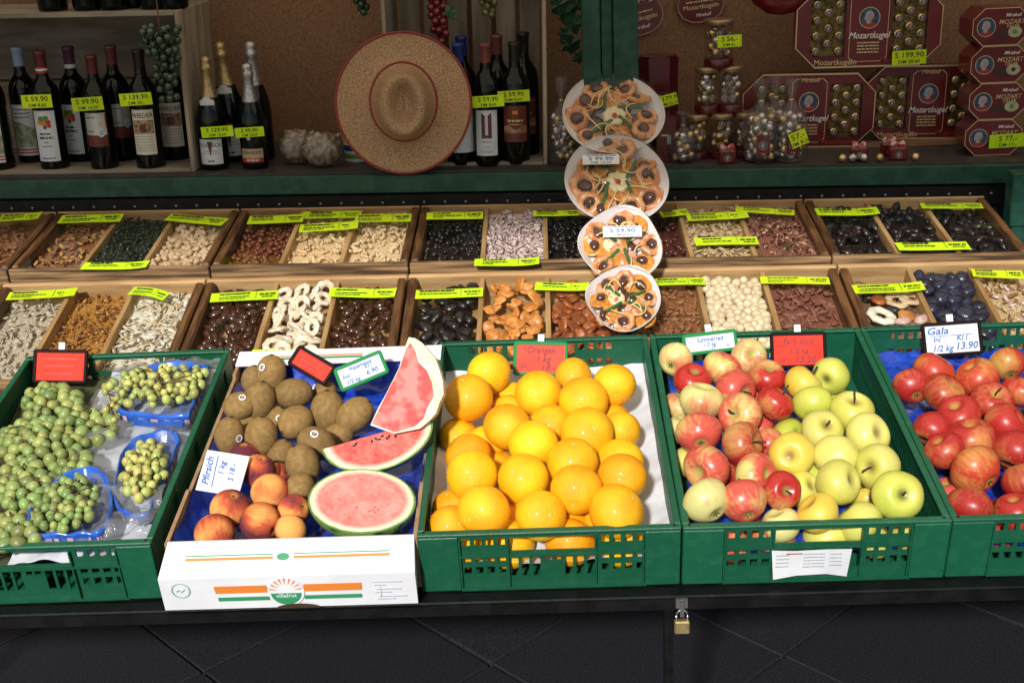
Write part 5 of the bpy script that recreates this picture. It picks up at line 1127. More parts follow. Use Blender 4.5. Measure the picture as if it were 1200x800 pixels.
caps = {'black': mat('black_capsule', (.012, .010, .012), rough=.35), 'maroon': mat('maroon_capsule', (.11, .02, .025), rough=.35), 'purple': mat('purple_capsule', (.10, .03, .08), rough=.35), 'sky': mat('pale_blue_capsule', (.28, .42, .60), rough=.4), 'blue': mat('blue_capsule', (.02, .04, .22), rough=.3), 'redbrown': mat('red_brown_capsule', (.16, .05, .045), rough=.4)}
lab_w = mat('bluish_label_paper', (.56, .62, .68), (.62, .67, .72), 40, rough=.5); lab_c = mat('warm_label_paper', (.62, .58, .50), (.68, .64, .56), 40, rough=.5)
pic_brown = mat('label_picture_brown', (.14, .08, .03), (.42, .32, .18), 130, rough=.5); pic_green = mat('label_picture_green', (.16, .24, .12), (.42, .46, .34), 60, rough=.5); ink_r2 = mat('dark_red_print', (.42, .02, .02), rough=.5); ink_o = mat('orange_fruit_print', (.6, .22, .03), rough=.5); ink_g = mat('leaf_green_print', (.10, .22, .04), rough=.5); silver = mat('silver_print', (.55, .56, .55), rough=.35, metal=.4); redlab = mat('dark_red_brown_label', (.16, .035, .018), (.10, .02, .012), 20, rough=.45); ink_p = mat('plum_print', (.10, .03, .06), rough=.5)
BR = .0365
BMESH = {}
def bottle(px, y, cap, style, label, h=.30, band=None, rz=0, sc=1, M=None):
    root = empty('wine_bottle', (M or stand_M(px, y, rz)) @ S3(sc), label, 'bottle', 'wine bottles on the shelf'); r = BR
    if 'b' not in BMESH:
        prof = [(0, .004), (r*.8, 0), (r*.97, .003), (r, .012), (r, .185), (r*.97, .200), (r*.86, .213), (r*.62, .226), (r*.43, .236), (.0143, .248), (.0135, .262), (.0135, .285), (0, .285)]
        BMESH['b'] = MB().lathe(prof, 28).mesh('glass_body', glassb)
        BMESH['c'] = lambda m: MB().lathe([(.0139, .246), (.0143, .292), (.0155, .293), (.0155, .300), (.0140, .302), (0, .302)], 20).mesh('capsule', m)
    inst('glass_body', BMESH['b'], root)
    if cap not in BMESH: BMESH[cap] = BMESH['c'](caps[cap])
    inst('capsule', BMESH[cap], root)
    if band:
        for k, (z0, z1, m) in enumerate(band): MB().lathe([(.0144, z0), (.0147, z0+.0003), (.0147, z1-.0003), (.0144, z1)], 20).build('capsule_band', m, root)
    rr = random.Random(int(px*7+y*100)); hw = .029
    if style in ('wieder',):
        patch(MB(), r, -hw, hw, .045, .158).build('bottle_label', lab_c, root)
        bend(text('WIEDER', .0165, ink_dark, root, T(0, .143, .0008), squeeze=.92), r)
        g = MB(); patch(g, r, -hw*.92, hw*.92, .098, .132, 0, 10, .0006); patch(g, r, -.008, .008, .102, .122, 1, 4, .0009); g.build('label_picture', [pic_brown, caps['maroon']], root)
        g = MB(); [pdash(g, r, -hw*.85, hw*.8, z, .0022, 0, rr) for z in (.091, .084, .077, .069, .062, .055)]; g.build('small_print', ink_grey, root)['kind'] = 'stuff'
    elif style == 'fruit':
        patch(MB(), r, -hw, hw, .030, .158).build('bottle_label', lab_w, root)
        for (x, z, s, m) in ((-.006, .137, .008, ink_g), (.006, .139, .007, ink_g), (-.011, .128, .006, ink_o), (0, .126, .007, ink_o), (.010, .129, .007, ink_r2), (.012, .120, .005, ink_r2), (.002, .117, .005, caps['purple'])):
            bend(MB().lathe([(0, .0008), (s, .0008)], 12, 0, T(x, z, 0), False).build('fruit_print', m, root), r)
        g = MB(); pdash(g, r, -.014, .014, .100, .0045, 0, rr); pdash(g, r, -.017, .018, .090, .0050, 0, rr); pdash(g, r, -.006, .006, .078, .002, 0, rr); pdash(g, r, -.012, .012, .068, .002, 0, rr); pdash(g, r, -.018, .018, .038, .0025, 1, rr); g.build('small_print', [ink_dark, caps['blue']], root)['kind'] = 'stuff'
    elif style == 'landscape':
        patch(MB(), r, -hw, hw, .028, .160).build('bottle_label', lab_w, root)
        g = MB(); patch(g, r, -hw, hw, .050, .105, 0, 10, .0006, lambda t: .012*math.sin(t*3+1)); g.build('label_picture', pic_green, root)
        for z in (.034, .042): patch(MB(), r, -hw, hw, z, z+.0035, 0, 10, .0006).build('red_stripe', ink_r2, root)
        g = MB(); [pdash(g, r, -.02, .02, z, .003, 0, rr) for z in (.148, .138, .128)]; g.build('small_print', ink_p, root)['kind'] = 'stuff'
    elif style == 'silver':
        patch(MB(), r, -hw, hw, .100, .158).build('bottle_label', silver, root); patch(MB(), r, -hw, hw, .070, .100).build('lower_label', redlab, root)
        g = MB(); g.add([((r+.0007)*math.sin(x/r), -(r+.0007)*math.cos(x/r), z) for x, z in ((-.005, .118), (.012, .128), (hw, .156), (hw, .118))], [(0, 1, 2, 3)]); g.build('red_corner', ink_r2, root)
        bend(MB().lathe([(0, .0012), (.0085, .0012)], 16, 0, T(.014, .106, 0) @ S3(1, 1.3, 1), False).build('crest', lab_w, root), r)
        bend(MB().lathe([(0, .0015), (.0055, .0015)], 16, 0, T(.014, .106, 0) @ S3(1, 1.3, 1), False).build('crest_centre', caps['sky'], root), r)
        g = MB(); pdash(g, r, -.022, .002, .146, .0025, 0, rr); pdash(g, r, -.022, -.004, .110, .0025, 0, rr); g.build('small_print', ink_dark, root)['kind'] = 'stuff'
    elif style == 'window':
        patch(MB(), r, -hw, hw, .028, .142).build('bottle_label', lab_w, root)
        patch(MB(), r, -.013, .013, .072, .134, 0, 8, .0006).build('label_picture', ink_p, root)
        g = MB(); patch(g, r, -.0035, .0035, .080, .128, 0, 3, .0009); g.build('white_ribbon', silver, root)
        bend(MB().lathe([(0, .0011), (.008, .0011)], 16, 0, T(0, .134, 0) @ S3(1, .7, 1), False).build('label_notch', lab_w, root), r)
        g = MB(); pdash(g, r, -.011, .011, .063, .004, 0, rr); pdash(g, r, -.009, .009, .050, .002, 0, rr); pdash(g, r, -.016, .016, .038, .0022, 0, rr); g.build('small_print', ink_grey, root)['kind'] = 'stuff'
    elif style == 'brown':
        patch(MB(), r, -hw*1.1, hw*1.1, .060, .150).build('bottle_label', redlab, root)
        for x in (-.0035, .0035): bend(MB().lathe([(0, .0008), (.0035, .0008)], 10, 0, T(x, .134, 0) @ S3(1, 1.5, 1), False).build('crest', ink_o, root), r)
        g = MB(); pdash(g, r, -.020, .020, .113, .005, 0, rr); pdash(g, r, -.016, .016, .104, .002, 0, rr); g.build('small_print', gold_ink, root)['kind'] = 'stuff'
        patch(MB(), r, -hw*1.1, hw*1.1, .082, .096, 0, 10, .0006, lambda t: .006*math.sin(t*9)).build('label_picture', mat('label_sepia', (.20, .10, .06), (.34, .2, .13), 90), root)
    elif style == 'plainlow':
        patch(MB(), r, -hw, hw, .035, .140).build('bottle_label', lab_w, root)
    return root
band_rw = [(.247, .252, ink_r2), (.253, .259, lab_w), (.260, .263, ink_r2)]
bottle(2, 3.13, 'black', 'landscape', 'dark wine bottle with landscape label, cut off at the shelf end')
bottle(40, 3.22, 'sky', 'landscape', 'wine bottle with pale blue capsule and landscape label behind the others')
bottle(66, 3.13, 'maroon', 'fruit', 'front wine bottle with fruit cluster label and striped maroon capsule', band=band_rw)
bottle(98, 3.22, 'purple', 'fruit', 'wine bottle with purple capsule and fruit cluster label in the rear row', band=[(.247, .257, lab_w)], rz=-.25)
bottle(124, 3.12, 'maroon', 'silver', 'wine bottle with silver and red crest label, second from the crate side', sc=.96)
bottle(146, 3.22, 'redbrown', 'silver', 'rear wine bottle with red brown capsule between the crest and picture labels', rz=.5)
bottle(178, 3.12, 'black', 'wieder', 'front wine bottle with cream picture label and black capsule', rz=.05)
bottle(208, 3.22, 'black', 'wieder', 'wine bottle with cream picture label under the green plastic grapes', rz=.15)
bottle(541, 3.13, 'blue', 'plainlow', 'blue capped wine bottle half hidden by the straw hat', rz=.3)
bottle(545, 3.23, 'blue', 'plainlow', 'second blue capped wine bottle behind the first one beside the hat', sc=1.02)
bottle(572, 3.12, 'redbrown', 'window', 'wine bottle with white label and dark purple picture beside the hat')
bottle(585, 3.22, 'redbrown', 'brown', 'wine bottle with red brown capsule behind the white labelled bottle', sc=1.03)
bottle(605, 3.13, 'black', 'brown', 'black capped wine bottle with brown label in the middle crate')
bottle(615, 3.21, 'black', 'brown', 'taller black capped wine bottle at the edge of the middle crate', sc=1.05)
def sekt(px, y, style, label, foil=True, rz=0, lean=0, sc=.93):
    root = empty('sparkling_wine_bottle', stand_M(px, y, rz, lean) @ S3(sc), label, 'bottle', 'sparkling wine bottles on the shelf'); r = .043
    MB().lathe([(0, .006), (r*.75, 0), (r*.97, .004), (r, .014), (r, .135), (r*.95, .160), (r*.80, .185), (r*.58, .215), (r*.42, .240), (.0150, .262), (.0145, .275), (0, .275)], 30).build('glass_body', glassc, root)
    fm_ = mat('gold_foil', (.50, .38, .20), (.36, .26, .12), 120, rough=.3, metal=.8, bump=.6, bsc=240) if foil else mat('silver_foil', (.36, .36, .38), (.5, .5, .52), 120, rough=.25, metal=.8, bump=.6, bsc=240)
    MB().lathe([(r*.62, .210), (r*.46, .238), (.0163, .262), (.0158, .284), (.0182, .288), (.0182, .300), (.0150, .303), (.0175, .312), (.0165, .322), (.008, .328), (0, .329)], 20).build('foil_neck', fm_, root)
    n = 14; g = MB(); a = [2*PI*k/n for k in range(n)]
    patch(MB(), r*.72, -.022, .022, .190, .202, 0, 10, .002, lambda t: .014*(1-abs(2*t-1))).build('neck_label', lab_w, root) if style == 'gold' else None
    if style == 'gold':
        patch(MB(), r, -.036, .036, .018, .092).build('bottle_label', lab_w, root); bend(text('GOLDECK', .0155, ink_dark, root, T(0, .074, .0008), squeeze=.95), r)
        g = MB(); g.add([((r+.001)*math.sin(x/r), -(r+.001)*math.cos(x/r), z) for x, z in ((-.008, .086), (.008, .086), (0, .040))], [(0, 1, 2)]); g.build('label_triangle', caps['maroon'], root)
        rr = random.Random(3); g = MB(); pdash(g, r, -.02, .02, .058, .003, 0, rr); pdash(g, r, -.028, .028, .050, .002, 0, rr); pdash(g, r, -.009, .009, .028, .004, 1, rr); g.build('small_print', [ink_grey, ink_dark], root)['kind'] = 'stuff'
        bend(MB().lathe([(0, .001), (.008, .001)], 14, 0, T(0, .106, 0) @ S3(1.5, .7, 1), False).build('red_seal', ink_r2, root), r)
    elif style == 'sohn':
        patch(MB(), r, -.038, .038, .036, .066).build('bottle_label', mat('gold_label', (.45, .36, .22), rough=.4), root); patch(MB(), r, -.038, .038, .022, .036, 0, 12, .0003).build('lower_label', ink_r2, root)
        bend(text('S\u00d6HNLEIN', .0150, ink_dark, root, T(0, .054, .0008), squeeze=.9), r); rr = random.Random(5); g = MB(); pdash(g, r, -.018, .022, .030, .005, 0, rr, .0009); g.build('small_print', lab_w, root)['kind'] = 'stuff'
        bend(MB().lathe([(0, .001), (.007, .001)], 5, 0, T(-.006, .100, 0), False).build('crest', silver, root), r); patch(MB(), r*.8, -.018, .018, .146, .165, 0, 8, .004).build('neck_label', mat('gold_label', (.4, .3, .2)), root)
    return root
sekt(253, 3.13, 'gold', 'short sparkling wine bottle with white label and gold foil neck', sc=.86)
sekt(277, 3.23, 'gold', 'sparkling wine bottle with gold foil behind the white labelled one', lean=-.05)
sekt(300, 3.13, 'sohn', 'sparkling wine bottle with silver foil and gold and red label', foil=False, sc=.80)
sekt(305, 3.23, 'plain', 'taller dark sparkling wine bottle with silver foil at the back', foil=False)

# wooden wine crate on its side, left, with a second one on top
def wcrate(M, W, D, H, name, label, slats=2, vertical=False, top=True, floor=True, cat='crate'):
    root = empty(name, M, label, cat, 'grey wooden wine crates'); t = .010
    MB().box(0, t, 0, D, 0, H, c=.0015).build('side_board', greywood_v, root); MB().box(W-t, W, 0, D, 0, H, c=.0015).build('side_board', greywood_v, root)
    if floor: MB().box(t+.001, W-t-.001, 0, D, .0005, .009).build('floor_board', greywood, root)
    if top: MB().box(t+.001, W-t-.001, 0, D, H-.010, H).build('top_board', greywood, root)
    if vertical:
        n = 6; w_ = (W-2*t)/n
        for k in range(n): MB().box(t+w_*k+.006, t+w_*(k+1)-.006, D-.008, D, .01, H-.011, c=.001).build('slat', greywood_v, root)
    else:
        h = (H-.02)/slats
        for k in range(slats): MB().box(t+.001, W-t-.001, D-.008, D, .010+h*k+.002, .010+h*(k+1)-.004, c=.001).build('slat', greywood, root)
    return root
f = up(3.10); xr, _z, _ = f.at(231, 199); xl = -1.62; Hc = f.at(213, 12)[1]-base_z(xr, 3.1)
zl = base_z(xl, 3.1)
wcrate(T(xl, 3.08, zl) @ RY(math.atan(Z3)), xr-xl, .30, Hc, 'wine_crate', 'grey wooden wine crate on its side holding seven wine bottles', 2)
for k, (px, cap, st, lb) in enumerate(((62, 'black', None, 'first dark bottle standing on top of the wine crate'), (103, 'black', None, 'second dark bottle with green glass on top of the wine crate'), (133, 'black', 'brown', 'bottle with gold label on top of the wine crate'), (156, 'black', None, 'rear dark bottle on top of the wine crate'), (181, 'black', 'silver', 'bottle with red and silver label on top of the wine crate'), (204, 'maroon', 'silver', 'outermost bottle with red label on top of the wine crate'))):
    y = 3.15+(.05 if k == 3 else 0); x, z, _ = up(y).at(px, 8 if k != 3 else 2); zz = base_z(x, y)+Hc+.0006
    bottle(px, y, cap, st, lb, M=T(x, y, zz) @ RY(math.atan(Z3)))
f = up(3.10); x0 = f.at(449, 100)[0]; x1 = f.at(642, 199)[0]
wcrate(T(x0, 3.098, base_z(x0, 3.1)) @ RY(math.atan(Z3)), x1-x0, .28, .62, 'wine_crate', 'upright wooden wine crate with slatted back standing behind the straw hat', vertical=True)

# straw hat
straw = bpy.data.materials.new('woven_straw'); straw.use_nodes = True
t = straw.node_tree; N, L = t.nodes, t.links; b = N['Principled BSDF']; b.inputs['Roughness'].default_value = .6
tc = N.new('ShaderNodeTexCoord'); wv = N.new('ShaderNodeTexWave'); wv.wave_type = 'RINGS'; wv.rings_direction = 'Z'; wv.inputs['Scale'].default_value = 110; wv.inputs['Distortion'].default_value = 1.2; wv.inputs['Detail'].default_value = 3; wv.inputs['Detail Scale'].default_value = 6
L.new(tc.outputs['Object'], wv.inputs['Vector']); nz = N.new('ShaderNodeTexNoise'); nz.inputs['Scale'].default_value = 330; nz.inputs['Detail'].default_value = 3; L.new(tc.outputs['Object'], nz.inputs['Vector'])
ad = N.new('ShaderNodeMath'); ad.operation = 'MULTIPLY_ADD'; ad.inputs[1].default_value = .13; L.new(wv.outputs['Fac'], ad.inputs[0]); L.new(nz.outputs['Fac'], ad.inputs[2])
r_ = N.new('ShaderNodeValToRGB'); r_.color_ramp.elements[0].position = .42; r_.color_ramp.elements[1].position = .85; r_.color_ramp.elements[0].color = (.21, .115, .052, 1); r_.color_ramp.elements[1].color = (.62, .42, .24, 1); L.new(ad.outputs[0], r_.inputs[0]); L.new(r_.outputs[0], b.inputs['Base Color'])
bp = N.new('ShaderNodeBump'); bp.inputs['Strength'].default_value = .5; bp.inputs['Distance'].default_value = .002; L.new(ad.outputs[0], bp.inputs['Height']); L.new(bp.outputs[0], b.inputs['Normal'])
redb = mat('red_hat_ribbon', (.24, .025, .022), rough=.6)
yh = 3.05; hx, hz, ht = up(yh).at(473, 121); hr = 79*ht/FPX; z0 = base_z(hx, yh)+hr*.985
nzv = Vector((.05, -.97, .22)).normalized(); ex_ = Vector((1, 0, 0)); ey_ = nzv.cross(ex_).normalized(); ex_ = ey_.cross(nzv)
Mhat = Matrix(((ex_.x, ey_.x, nzv.x, hx), (ex_.y, ey_.y, nzv.y, yh), (ex_.z, ey_.z, nzv.z, hz), (0, 0, 0, 1)))
hat = empty('straw_hat', Mhat, 'wide brimmed tan straw hat with red ribbon edge leaning on the middle crate', 'hat')
def hmod(cx, cy, prof, n=48):
    vs_ = []; 
    for (rx, ry, z, dx, dy) in prof:
        for k in range(n): a = 2*PI*k/n; vs_.append((dx+rx*math.cos(a), dy+ry*math.sin(a), z+(.006*math.cos(2*a) if rx > hr*.6 else 0)))
    fs = [(i*n+k, i*n+(k+1) % n, (i+1)*n+(k+1) % n, (i+1)*n+k) for i in range(len(prof)-1) for k in range(n)]
    return MB().add(vs_, fs, 0, True)
cyx, cyy = hr*.0, hr*.02
A0, B0 = hr*.49, hr*.57
pf_ = [(hr, hr*1.03, .004, 0, 0), (hr*.8, hr*.84, .0, 0, 0), (A0, B0, .002, .0, cyy), (A0*.90, B0*.92, .016, .0, cyy-.004), (A0*.80, B0*.84, .045, 0, cyy-.008), (A0*.72, B0*.80, .072, .003, cyy-.012), (A0*.62, B0*.74, .088, .004, cyy-.014), (A0*.50, B0*.66, .090, .004, cyy-.014)]
for q_, z_ in ((.40, .082), (.30, .070), (.20, .060), (.10, .056), (.01, .055)): pf_.append((A0*q_, B0*(.20+q_*.85), z_, .004, cyy-.012))
cr_ = hmod(0, 0, pf_)
cr_.build('hat_body', straw, hat)
def ringtube(rx, ry, z, r, dy=0, wav=True): return MB().tube([(rx*math.cos(a), dy+ry*math.sin(a), z+(.006*math.cos(2*a) if wav else 0)) for a in [2*PI*k/64 for k in range(65)]], r, 6)
ringtube(hr*1.0, hr*1.03, .004, .0032).build('edge_ribbon', redb, hat); ringtube(A0*1.005, B0*1.005, .004, .0030, cyy, False).build('crown_ribbon', redb, hat)

# clear bags of cookies beside the hat, jar behind the hat
bagm = mat('clouded_cellophane', (.12, .09, .065), (.30, .25, .20), 75, rough=.22, bump=.9, bsc=70, coat=.5)
for k, (px, y, w_, lb) in enumerate(((350, 3.16, .038, 'round cellophane cookie bag next to the sparkling wine'), (380, 3.12, .042, 'larger round cellophane cookie bag next to the straw hat'))):
    x, z = shelf_pt(px, y); root = empty('cookie_bag', T(x, y, z), lb, 'bag', 'cellophane cookie bags')
    m = MB().ball((0, 0, .045), (.045 if k == 0 else .052, .030, .045), 24, 16); wobble(m, .03, k+4); mz = min(p[2] for p in m.v); m.v = [(a, b_, c-mz) for a, b_, c in m.v]; m.build('bag_body', bagm, root)
    g = MB(); g.tube([(.030, 0, .070), (.040, -.004, .078), (.050, -.004, .080)], .004, 7, r1=.008); g.build('bag_neck', bagm, root)
yj = 3.20; x, z = shelf_pt(422, yj); q = empty('sweets_jar', T(x, yj, z), 'small jar with white, blue and yellow label half behind the straw hat', 'jar')
MB().lathe([(0, 0), (.038, 0), (.040, .004), (.040, .07), (.036, .078), (0, .078)], 24).build('jar_body', lab_w, q); patch(MB(), .040, -.058, .02, .030, .045).build('blue_band', caps['blue'], q); patch(MB(), .040, -.058, .02, .050, .066).build('yellow_band', mat('yellow_print', (.6, .5, .05)), q); patch(MB(), .040, -.058, .02, .010, .022).build('green_band', ink_g, q)

# hanging plastic grapes and ivy
def hang_bunch(px, py0, py1, y, wpx, m, r, label, seed, leaves=False):
    rr = random.Random(seed); x0, z0, t_ = up(y).at(px, py0); x1, z1, _ = up(y).at(px, py1); root = empty('plastic_grapes', T(x0, y, z0), label, 'plastic grapes', 'hanging plastic grape bunches'); h = z0-z1; P = []
    me = MB().ball((0, 0, 0), (r, r, r*1.05), 12, 8).mesh('grape', m)
    for _ in range(4000):
        s = rr.random(); wd = wpx*t_/FPX*(1-.62*s); a = rr.uniform(0, 2*PI); q = math.sqrt(rr.random()); p = Vector((wd*q*math.cos(a), wd*.75*q*math.sin(a), -h*s))
        if all((p-b_).length > r*1.75 for b_ in P): P.append(p)
        if len(P) > 60: break
    for p in P: inst('grape', me, root, Matrix.Translation(p))
    MB().tube([(0, 0, -h), (.004, 0, -h*.5), (0, 0, 0), (.002, .01, .25)], .0015, 5).build('stem', twig_m, root)
    return root
dg = mat('dark_green_plastic_grape', (.012, .035, .018), (.03, .07, .035), 60, rough=.2, coat=.5, rnd=.2); rg = mat('dark_red_plastic_grape', (.13, .010, .015), (.20, .02, .03), 60, rough=.2, coat=.5, rnd=.2); og = mat('olive_plastic_grape', (.08, .09, .03), (.14, .15, .05), 60, rough=.2, coat=.5, rnd=.2)
hang_bunch(187, 32, 118, 3.05, 24, dg, .0095, 'dark green plastic grapes hanging over the wine crate corner', 1)
hang_bunch(512, -20, 52, 3.20, 14, rg, .0100, 'dark red plastic grapes hanging in the middle crate', 2)
hang_bunch(572, -12, 20, 3.20, 12, og, .0095, 'olive green plastic grapes hanging in the middle crate', 3)
hang_bunch(423, -14, 17, 3.32, 10, dg, .0095, 'black green plastic grapes hanging on the wall', 4)
leafm = mat('plastic_leaf', (.006, .045, .018), (.014, .09, .035), 60, rough=.35, coat=.3, rnd=.3)
def leaf_poly(s): return [(s*a, s*b_) for a, b_ in ((0, -.9), (.35, -.75), (.85, -.55), (.65, -.1), (.95, .35), (.45, .4), (.3, .7), (0, 1.05), (-.3, .7), (-.45, .4), (-.95, .35), (-.65, -.1), (-.85, -.55), (-.35, -.75))]
def leaf_mesh(s, seed=0):
    P = leaf_poly(s); mb = MB(); v = [(0, 0, .12*s)]+[(x, y, -.10*s*math.sin(x*9/s+seed)) for x, y in P]; v += [(x, y, z-.0008) for x, y, z in v]; n = len(P)
    mb.add(v, [(0, 1+i, 1+(i+1) % n) for i in range(n)]+[(n+1, n+2+(i+1) % n, n+2+i) for i in range(n)]+[(1+i, n+2+i, n+2+(i+1) % n, 1+(i+1) % n) for i in range(n)], 0, False); return mb
iv = empty('ivy_garland', T(.07, 3.30, 1.3), 'dark green plastic ivy garland hanging between the middle crate and the post', 'garland'); Mi_ = Matrix.Translation((-.07, -3.30, -1.3))
for k, (px, py, s, a) in enumerate(((664, 14, .034, 2.9), (672, 28, .030, 3.4), (655, 6, .028, 2.4), (668, 52, .030, 1.1), (661, 40, .018, .4), (676, 6, .026, 3.9), (678, 68, .020, 2.), (500, 8, 0, 0))):
    if s: x, z, _ = up(3.25-.01*(k % 3)).at(px, py); leaf_mesh(s, k).build('leaf', leafm, iv, Mi_ @ T(x, 3.25-.01*(k % 3), z) @ RX(PI/2+.3) @ RZ(a) @ RX(.2*math.sin(k)))
pts_ = [(*up(3.27).at(px, py)[:2],) for px, py in ((648, -10), (652, 20), (664, 30), (668, 52), (676, 70))]; MB().tube([(x, 3.265, z) for x, z in pts_], .0016, 5).build('stem', twig_m, iv, Mi_)
lf2 = empty('ivy_leaf', T(*[(lambda q: (q[0], 3.18, q[1]))(up(3.18).at(527, 14))][0]), 'single green plastic leaf beside the red plastic grapes', 'leaf'); leaf_mesh(.018, 3).build('leaf_blade', leafm, lf2, RX(PI/2) @ RZ(.5)); MB().tube([(0, 0, .0), (-.012, 0, -.012), (.02, 0, -.02)], .001, 5).build('leaf_stalk', twig_m, lf2)

# ---------------------------------------------------------------- confectionery
maroon = mat('maroon_box_card', (.095, .006, .009), (.125, .009, .013), 12, rough=.28, coat=.4); goldb = mat('gold_foil_edge', (.70, .55, .32), rough=.3, metal=.6); redt = mat('dark_red_tin', (.085, .005, .009), rough=.25, coat=.5, metal=.2)
foil_g = mat('gold_foil_ball', (.80, .62, .34), (.45, .30, .13), 130, rough=.22, metal=.85, bump=.5, bsc=300, rnd=.15); foil_s = mat('silver_foil_ball', (.85, .82, .78), (.40, .36, .36), 130, rough=.18, metal=.85, bump=.5, bsc=300, rnd=.15)
face_sk = mat('portrait_skin', (.38, .25, .22), rough=.5); wig = mat('portrait_wig', (.30, .36, .44), rough=.5); coat_r = mat('portrait_coat', (.30, .03, .03), rough=.5); por_bg = mat('portrait_blue', (.02, .04, .08), (.05, .09, .15), 60, rough=.4); dchoc = mat('chocolate', (.05, .02, .012), rough=.4); pale_d = mat('chocolate_filling', (.50, .42, .30), (.3, .35, .2), 90, rough=.5)
def disc(mb, r, x, y, z, m=0, sx=1, sy=1, n=16): mb.lathe([(0, z), (r, z)], n, m, T(x, y, 0) @ S3(sx, sy, 1), False)
def medallion(r, parent, M, simple=False):
    mb = MB(); mb.lathe([(0, .0002), (r*1.08, .0002)], 24, 0, None, False); disc(mb, r, 0, 0, .0005, 1, n=24)
    mb.prism([(-r*.62, -r*.70), (-r*.35, -r*.25), (r*.05, -r*.30), (r*.5, -r*.45), (r*.68, -r*.68), (r*.25, -r*.95), (-r*.25, -r*.95)], .0006, .0009, 2)
    disc(mb, r*.46, -.02*r, .20*r, .0012, 3, 1, 1.12); disc(mb, r*.30, .06*r, .12*r, .0015, 4, 1, 1.2); disc(mb, r*.20, -.10*r, -.42*r, .0013, 3, 1.2, .8); disc(mb, r*.17, -.40*r, -.05*r, .0014, 3, .8, 1.3)
    return mb.build('portrait_medallion', [goldb, por_bg, coat_r, wig, face_sk, white_ink], parent, M)
def med_mesh(r):
    o = medallion(r, None, Matrix()); me = o.data; bpy.data.objects.remove(o); return me
small_med = med_mesh(.0072)
UPM = Matrix(((1, 0, 0, 0), (0, 0, -1, 0), (0, 1, 0, 0), (0, 0, 0, 1)))      # print plane: x right, y up, z towards the viewer
def octo(W, H, c): return [(-W/2+c, -H/2), (W/2-c, -H/2), (W/2, -H/2+c), (W/2, H/2-c), (W/2-c, H/2), (-W/2+c, H/2), (-W/2, H/2-c), (-W/2, -H/2+c)]
def ring_poly(mb, P, Q, z, m):
    n = len(P); mb.add([(*p, z) for p in P]+[(*q, z) for q in Q], [(i, (i+1) % n, n+(i+1) % n, n+i) for i in range(n)], m)
def window_box(M, W, H, label, seed=1, nx=2):
    """octagonal chocolate box with two windows over foil-wrapped balls"""
    root = empty('chocolate_box', M @ T(0, 0, H/2), label, 'chocolate box', 'large octagonal chocolate boxes'); D = .035; c = H*.26; rr = random.Random(seed)
    P = octo(W, H, c); MB().prism(P, -D, -.014).build('box_back', maroon, root, UPM)
    wx0, wx1, wh = W*.16, W*.40, H*.36; g = MB()
    xs = [-W/2, -wx1, -wx0, wx0, wx1, W/2]
    o = P; body = MB()
    # front frame built of plates round the two openings
    hwd = lambda y: W/2-max(0, abs(y)-(H/2-c))
    for sg in (1, -1):
        q = [(-hwd(wh), sg*wh), (hwd(wh), sg*wh), (W/2-c, sg*H/2), (-W/2+c, sg*H/2)]; body.prism(q if sg > 0 else q[::-1], -.014, 0)
        q = [(wx1, -wh), (hwd(wh), -wh), (W/2, -H/2+c), (W/2, H/2-c), (hwd(wh), wh), (wx1, wh)]; q = [(sg*x_, y_) for x_, y_ in q]; body.prism(q if sg > 0 else q[::-1], -.014, -.0002)
    body.prism([(-wx0, -wh), (wx0, -wh), (wx0, wh), (-wx0, wh)], -.014, -.0002)
    body.v = [v for v in body.v]; body.build('box_front', maroon, root, UPM)
    e = MB(); s = .985; ring_poly(e, P, [(x*s if abs(x) > W*.48 else x-math.copysign(.004, x)*0, y) if abs(y) < H*.3 else (x, y-math.copysign(.004, y)) for x, y in P], .0010, 0); e.build('gold_edge', goldb, root, UPM)
    for sx in (-1, 1):
        inl = MB(); inl.box(-wx1+.001, -wx0-.001, -wh+.001, wh-.001, -.0135, -.012, 0, M=S3(1)) if sx < 0 else inl.box(wx0+.001, wx1-.001, -wh+.001, wh-.001, -.0135, -.012)
        inl.build('gold_inlay', mat('dull_gold_inlay', (.07, .055, .018), (.20, .15, .05), 90, rough=.35, metal=.6), root, UPM)
        st = H*.195
        for ci in range(3):
            for ri in range(4):
                x = sx*((wx0+wx1)/2)+(ci-1)*W*.078; y = -wh+st*(.42+ri)+(st*.48 if ci == 1 else 0)-.002
                if y+.012 > wh: continue
                me_b = BALLG; inst('foil_ball', me_b, root, UPM @ T(x, y, -.007)); inst('portrait_medallion', small_med, root, UPM @ T(x, y, .0035) @ S3(W/.37))
    g = MB(); ww = W*.115; ring_poly(g, octo(ww*2.3, H*.86, .01), octo(ww*2.3-.003, H*.86-.003, .01), .0012, 0); g.build('centre_outline', gold_ink, root, UPM)
    medallion(H*.125, root, UPM @ T(0, H*.12, .0015)); 
    text('Mirabell', H*.075, gold_ink, root, UPM @ T(0, H*.41, .002), shear=.3); text('Mozartkugel', H*.115, white_ink, root, UPM @ T(0, -H*.10, .002), shear=.35, squeeze=.9); text('Mozartkugeln', H*.10, gold_ink, root, UPM @ T(-W*.22, -H*.43, .002), squeeze=1); text('Mozartkugeln', H*.09, mat('dim_red_print', (.28, .04, .02), rough=.4), root, UPM @ T(W*.22, -H*.42, .002))
    g = MB(); [dashes(g, -W*.075, W*.075, y, H*.018, z=.002, r=rr) for y in (-H*.19, -H*.23, -H*.27, -H*.31)]; g.build('small_print', gold_ink, root, UPM)['kind'] = 'stuff'
    return root
BALLG = MB().ball((0, 0, 0), (.0118, .0118, .0095), 14, 10).mesh('foil_ball', foil_g); BALLS = MB().ball((0, 0, 0), (.0110, .0110, .0110), 12, 8).mesh('foil_ball', foil_s); BALL2 = MB().ball((0, 0, 0), (.0110, .0110, .0110), 12, 8).mesh('foil_ball', foil_g)
